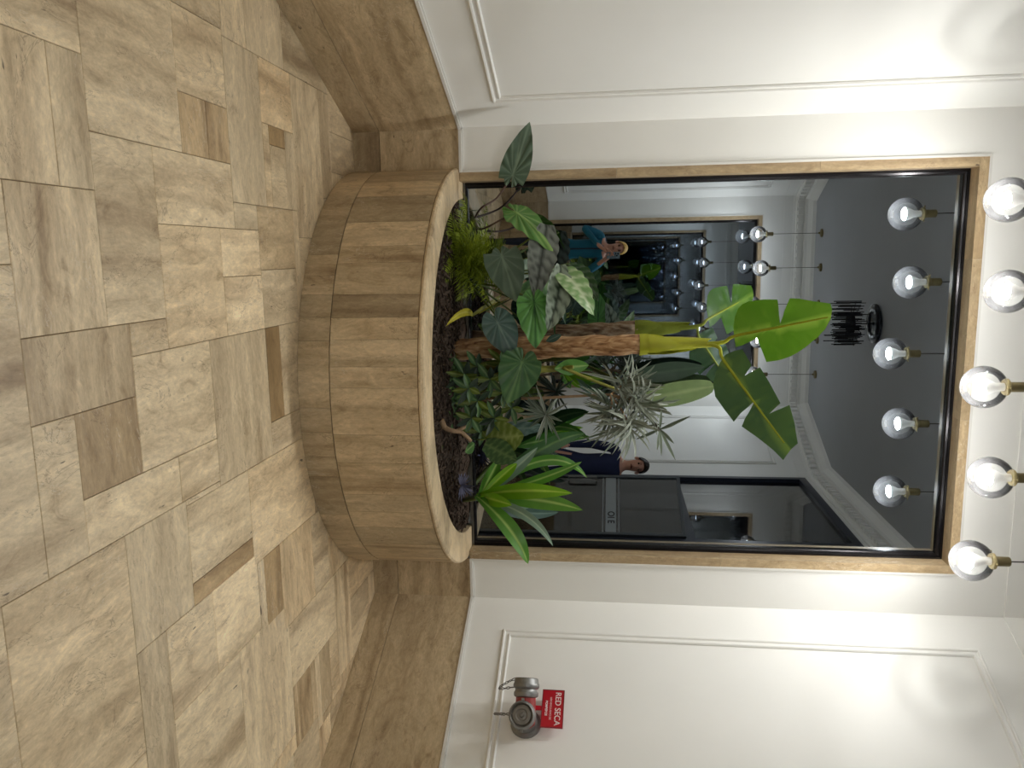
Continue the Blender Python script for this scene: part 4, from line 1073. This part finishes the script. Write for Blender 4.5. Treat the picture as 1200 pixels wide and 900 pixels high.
def figure(h, arms):
    """standing skeleton facing local +y, feet at z=0; arms: side > (elbow, wrist, hand direction, palm, thumb side)"""
    k = h/1.70; J = {}; rad = {}; E_ = []
    def j(n_, x, y, z, r_, fr=None):
        J[n_] = Vector((x, y, z))*k; rad[n_] = tuple(q*k for q in r_) if isinstance(r_, tuple) else r_*k
        if fr: E_.append((fr, n_))
    j('pelvis', 0, 0, .93, (.155, .115)); j('waist', 0, .005, 1.06, (.135, .10), 'pelvis'); j('chest', 0, 0, 1.25, (.165, .115), 'waist')
    j('collar', 0, -.01, 1.40, (.10, .075), 'chest'); j('neck', 0, 0, 1.47, .052, 'collar'); j('jaw', 0, .018, 1.535, (.058, .066), 'neck')
    j('head', 0, .008, 1.605, (.074, .092), 'jaw'); j('crown', 0, 0, 1.665, (.060, .072), 'head'); 
    for s, n_ in ((-1, 'L'), (1, 'R')):
        j('hip'+n_, .09*s, 0, .88, .09, 'pelvis'); j('thigh'+n_, .10*s, .01, .70, .082, 'hip'+n_); j('knee'+n_, .10*s, .02, .49, .058, 'thigh'+n_)
        j('calf'+n_, .105*s, -.01, .36, .055, 'knee'+n_); j('ankle'+n_, .11*s, -.02, .09, .038, 'calf'+n_); j('heel'+n_, .11*s, -.02, .042, .040, 'ankle'+n_)
        j('toe'+n_, .125*s, .14, .032, (.040, .028), 'heel'+n_)
        j('sho'+n_, .17*s, -.01, 1.375, .062, 'collar')
        el, wr, hd, pl, sd = arms[n_]
        J['elb'+n_] = Vector(el); rad['elb'+n_] = .046*k; E_.append(('sho'+n_, 'elb'+n_))
        m_ = Vector(el).lerp(Vector(wr), .35); J['fore'+n_] = m_; rad['fore'+n_] = .042*k; E_.append(('elb'+n_, 'fore'+n_))
        J['wr'+n_] = Vector(wr); rad['wr'+n_] = .028*k; E_.append(('fore'+n_, 'wr'+n_))
        hand(J, E_, rad, 'wr'+n_, wr, hd, pl, sd)
    return J, E_, rad, k
def face(root, k, M_EYE, M_LIP, y0=.095):
    for s in (-1, 1):
        e = MB().lathe([(.011*math.sin(PI*q/8), -.011*math.cos(PI*q/8)) for q in range(9)], 12).obj('eye', M_EYE, root, (.031*s*k, (y0-.008)*k, 1.602*k), True)
        MB().lathe([(.014*math.sin(PI*q/6), -.028*math.cos(PI*q/6)) for q in range(7)], 10).obj('ear', SKIN, root, (.076*s*k, .0, 1.585*k), True)
        MB().tube([(.018*s*k, (y0+.001)*k, 1.624*k), (.042*s*k, (y0-.010)*k, 1.622*k)], .004*k, 6).obj('eyebrow', M_LIP, root)
    MB().tube([(0, (y0-.006)*k, 1.605*k), (0, (y0+.010)*k, 1.575*k), (0, (y0+.016)*k, 1.560*k), (0, (y0-.008)*k, 1.552*k)], [.008*k, .011*k, .014*k, .008*k], 8).obj('nose', SKIN, root, None, True)
    MB().tube([(-.024*k, (y0-.016)*k, 1.528*k), (0, (y0-.005)*k, 1.530*k), (.024*k, (y0-.016)*k, 1.528*k)], [.004*k, .008*k, .004*k], 8).obj('mouth', M_LIP, root, None, True)
def hair(root, k, mat, back, name='hair', puff=1.0):
    v = []; f = []; na, nr = 28, 10
    for i in range(nr+1):
        for q in range(na):
            a = 2*PI*q/na; front = max(0, math.sin(a))
            lim = back*(1-front)+front*.95; ph = lim*i/nr
            v.append(Vector((.084*puff*math.sin(ph)*math.cos(a), -.004+.100*puff*math.sin(ph)*math.sin(a), 1.612+.098*puff*math.cos(ph)+.003*math.sin(a*9)))*k)
    for i in range(nr):
        for q in range(na): f.append((i*na+q, i*na+(q+1) % na, (i+1)*na+(q+1) % na, (i+1)*na+q))
    o = mesh_obj(name, v, f, mat, root, smooth=True); return o
M_EYE = plain('eye', lin(40, 34, 30), .2, 0, .05); M_LIP = plain('lip_brow', lin(120, 70, 60), .5, 0, .05)
M_TEAL = plain('teal_jacket', lin(18, 104, 128), .8, 0, .18, 14); M_JEAN = plain('dark_trousers', lin(38, 44, 60), .85, 0, .2, 20)
M_SHOE = plain('shoe', lin(40, 36, 34), .6, 0, .1); M_NAVYCL = plain('navy_cloth', lin(28, 36, 70), .85, 0, .2, 20)
M_BLOND = plain('blond_hair', lin(214, 172, 84), .6, 0, .25, 60); M_DKHAIR = plain('dark_hair', lin(44, 34, 30), .6, 0, .25, 60)

# the photographer, holding the phone in front of her
Hh = 1.60; OX, OY = -.07, -.41
arms = {'L': ((-.24, .12, 1.10), (-.01, .32, 1.30), (.35, .35, .87), (.6, .6, 0), (.5, .3, .3)), 'R': ((.28, .12, 1.12), (.16, .32, 1.30), (-.45, .35, .82), (-.6, .6, 0), (-.5, .3, .3))}
J, E_, rad, k = figure(Hh, arms)
def z1(c):
    if c.z > 1.40*k and abs(c.x) < .12: return 0
    if c.y > .31 and c.z > 1.2: return 0
    if c.z < .07: return 3
    return 1 if c.z > .86 else 2
ph = person('person', 'photographer in a teal jacket with blond hair holding up a phone, reflected in the mirror', (OX, OY, 0), 0, J, E_, rad, ([SKIN, M_TEAL, M_JEAN, M_SHOE], z1))
face(ph, k, M_EYE, M_LIP); hair(ph, k, M_BLOND, 2.1)
MB().tube([(0, .118*k, .93*k), (0, .108*k, 1.06*k), (0, .122*k, 1.25*k), (.004, .085*k, 1.38*k)], .008, 6).obj('zip', M_JEAN, ph)
phone = empty('phone', (0.012, -.030, 1.365)); tag(phone, 'dark phone held upright by the photographer in the teal jacket', 'phone')
M_PHONE = plain('phone_body', lin(120, 140, 150), .25, .3, .05)
pbody = MB().box(-.037, .037, -.005, .004, 0, .15).obj('phone_body', M_PHONE, phone)
for q in ((-.018, .128), (-.018, .104), (.004, .116)): MB().lathe([(0, 0), (.009, 0), (.009, .002), (.006, .0025), (0, .002)], 14, align((0, 1, 0), (q[0], .004, q[1]))).obj('lens', M_BLACK, pbody)

# the man in navy by the glass door
arms = {'L': ((-.225, -.03, 1.20), (-.215, .05, .96), (.1, .3, -.9), (.9, .2, 0), (0, .9, .3)), 'R': ((.225, -.03, 1.20), (.215, .05, .96), (0, .3, -.9), (-.9, .2, 0), (0, .9, .3))}
J, E_, rad, k = figure(1.82, arms)
def z2(c):
    if c.z > 1.42*k and abs(c.x) < .12: return 0
    if abs(c.x) > .12 and c.z < .97*k and c.y > .07 and c.z > .7: return 0
    if c.z < .07: return 2
    return 1
mn = person('person', 'dark-haired man in navy clothes standing beside the open glass door, reflected in the mirror', (2.23, .78, 0), .15, J, E_, rad, ([SKIN, M_NAVYCL, M_SHOE], z2))
face(mn, k, M_EYE, M_LIP); hair(mn, k, M_DKHAIR, 1.9)

# ------------------------------------------------------------------ twin planter under the far mirror (seen only in reflection)
def copy_tree(src, parent=None):
    c = src.copy(); COL.objects.link(c)
    if parent: c.parent = parent
    for q in list(src.children): copy_tree(q, c)
    return c
def far_copy(src, label, x=None, y=None, scale=1.0, z=None):
    c = copy_tree(src); c['label'] = label
    L0 = src.location
    c.location = (x if x is not None else 2*PCX-L0.x, y if y is not None else YO+YB-L0.y, z if z is not None else L0.z)
    c.rotation_euler = (0, 0, PI); c.scale = (scale,)*3
    return c
far_copy(planter, 'half-round travertine planter below the far mirror, behind the photographer')
mul = bpy.data.objects['bark_mulch']; m2 = copy_tree(mul); m2['label'] = 'dark soil and bark chips filling the far planter'
m2.rotation_euler = (0, 0, PI); m2.location = (2*PCX, YO+YB, 0)
far_copy(p3, 'tall alocasia clump in the far planter behind the photographer', .92, -1.22, 1.45, .56)
far_copy(p2, 'feathery palm in the far planter behind the photographer', .42, -1.22, 1.5, .85)
far_copy(p11, 'strap-leaved cordyline in the far planter behind the photographer', 1.15, -1.10, 1.3, .56)
bpy.context.view_layer.update()
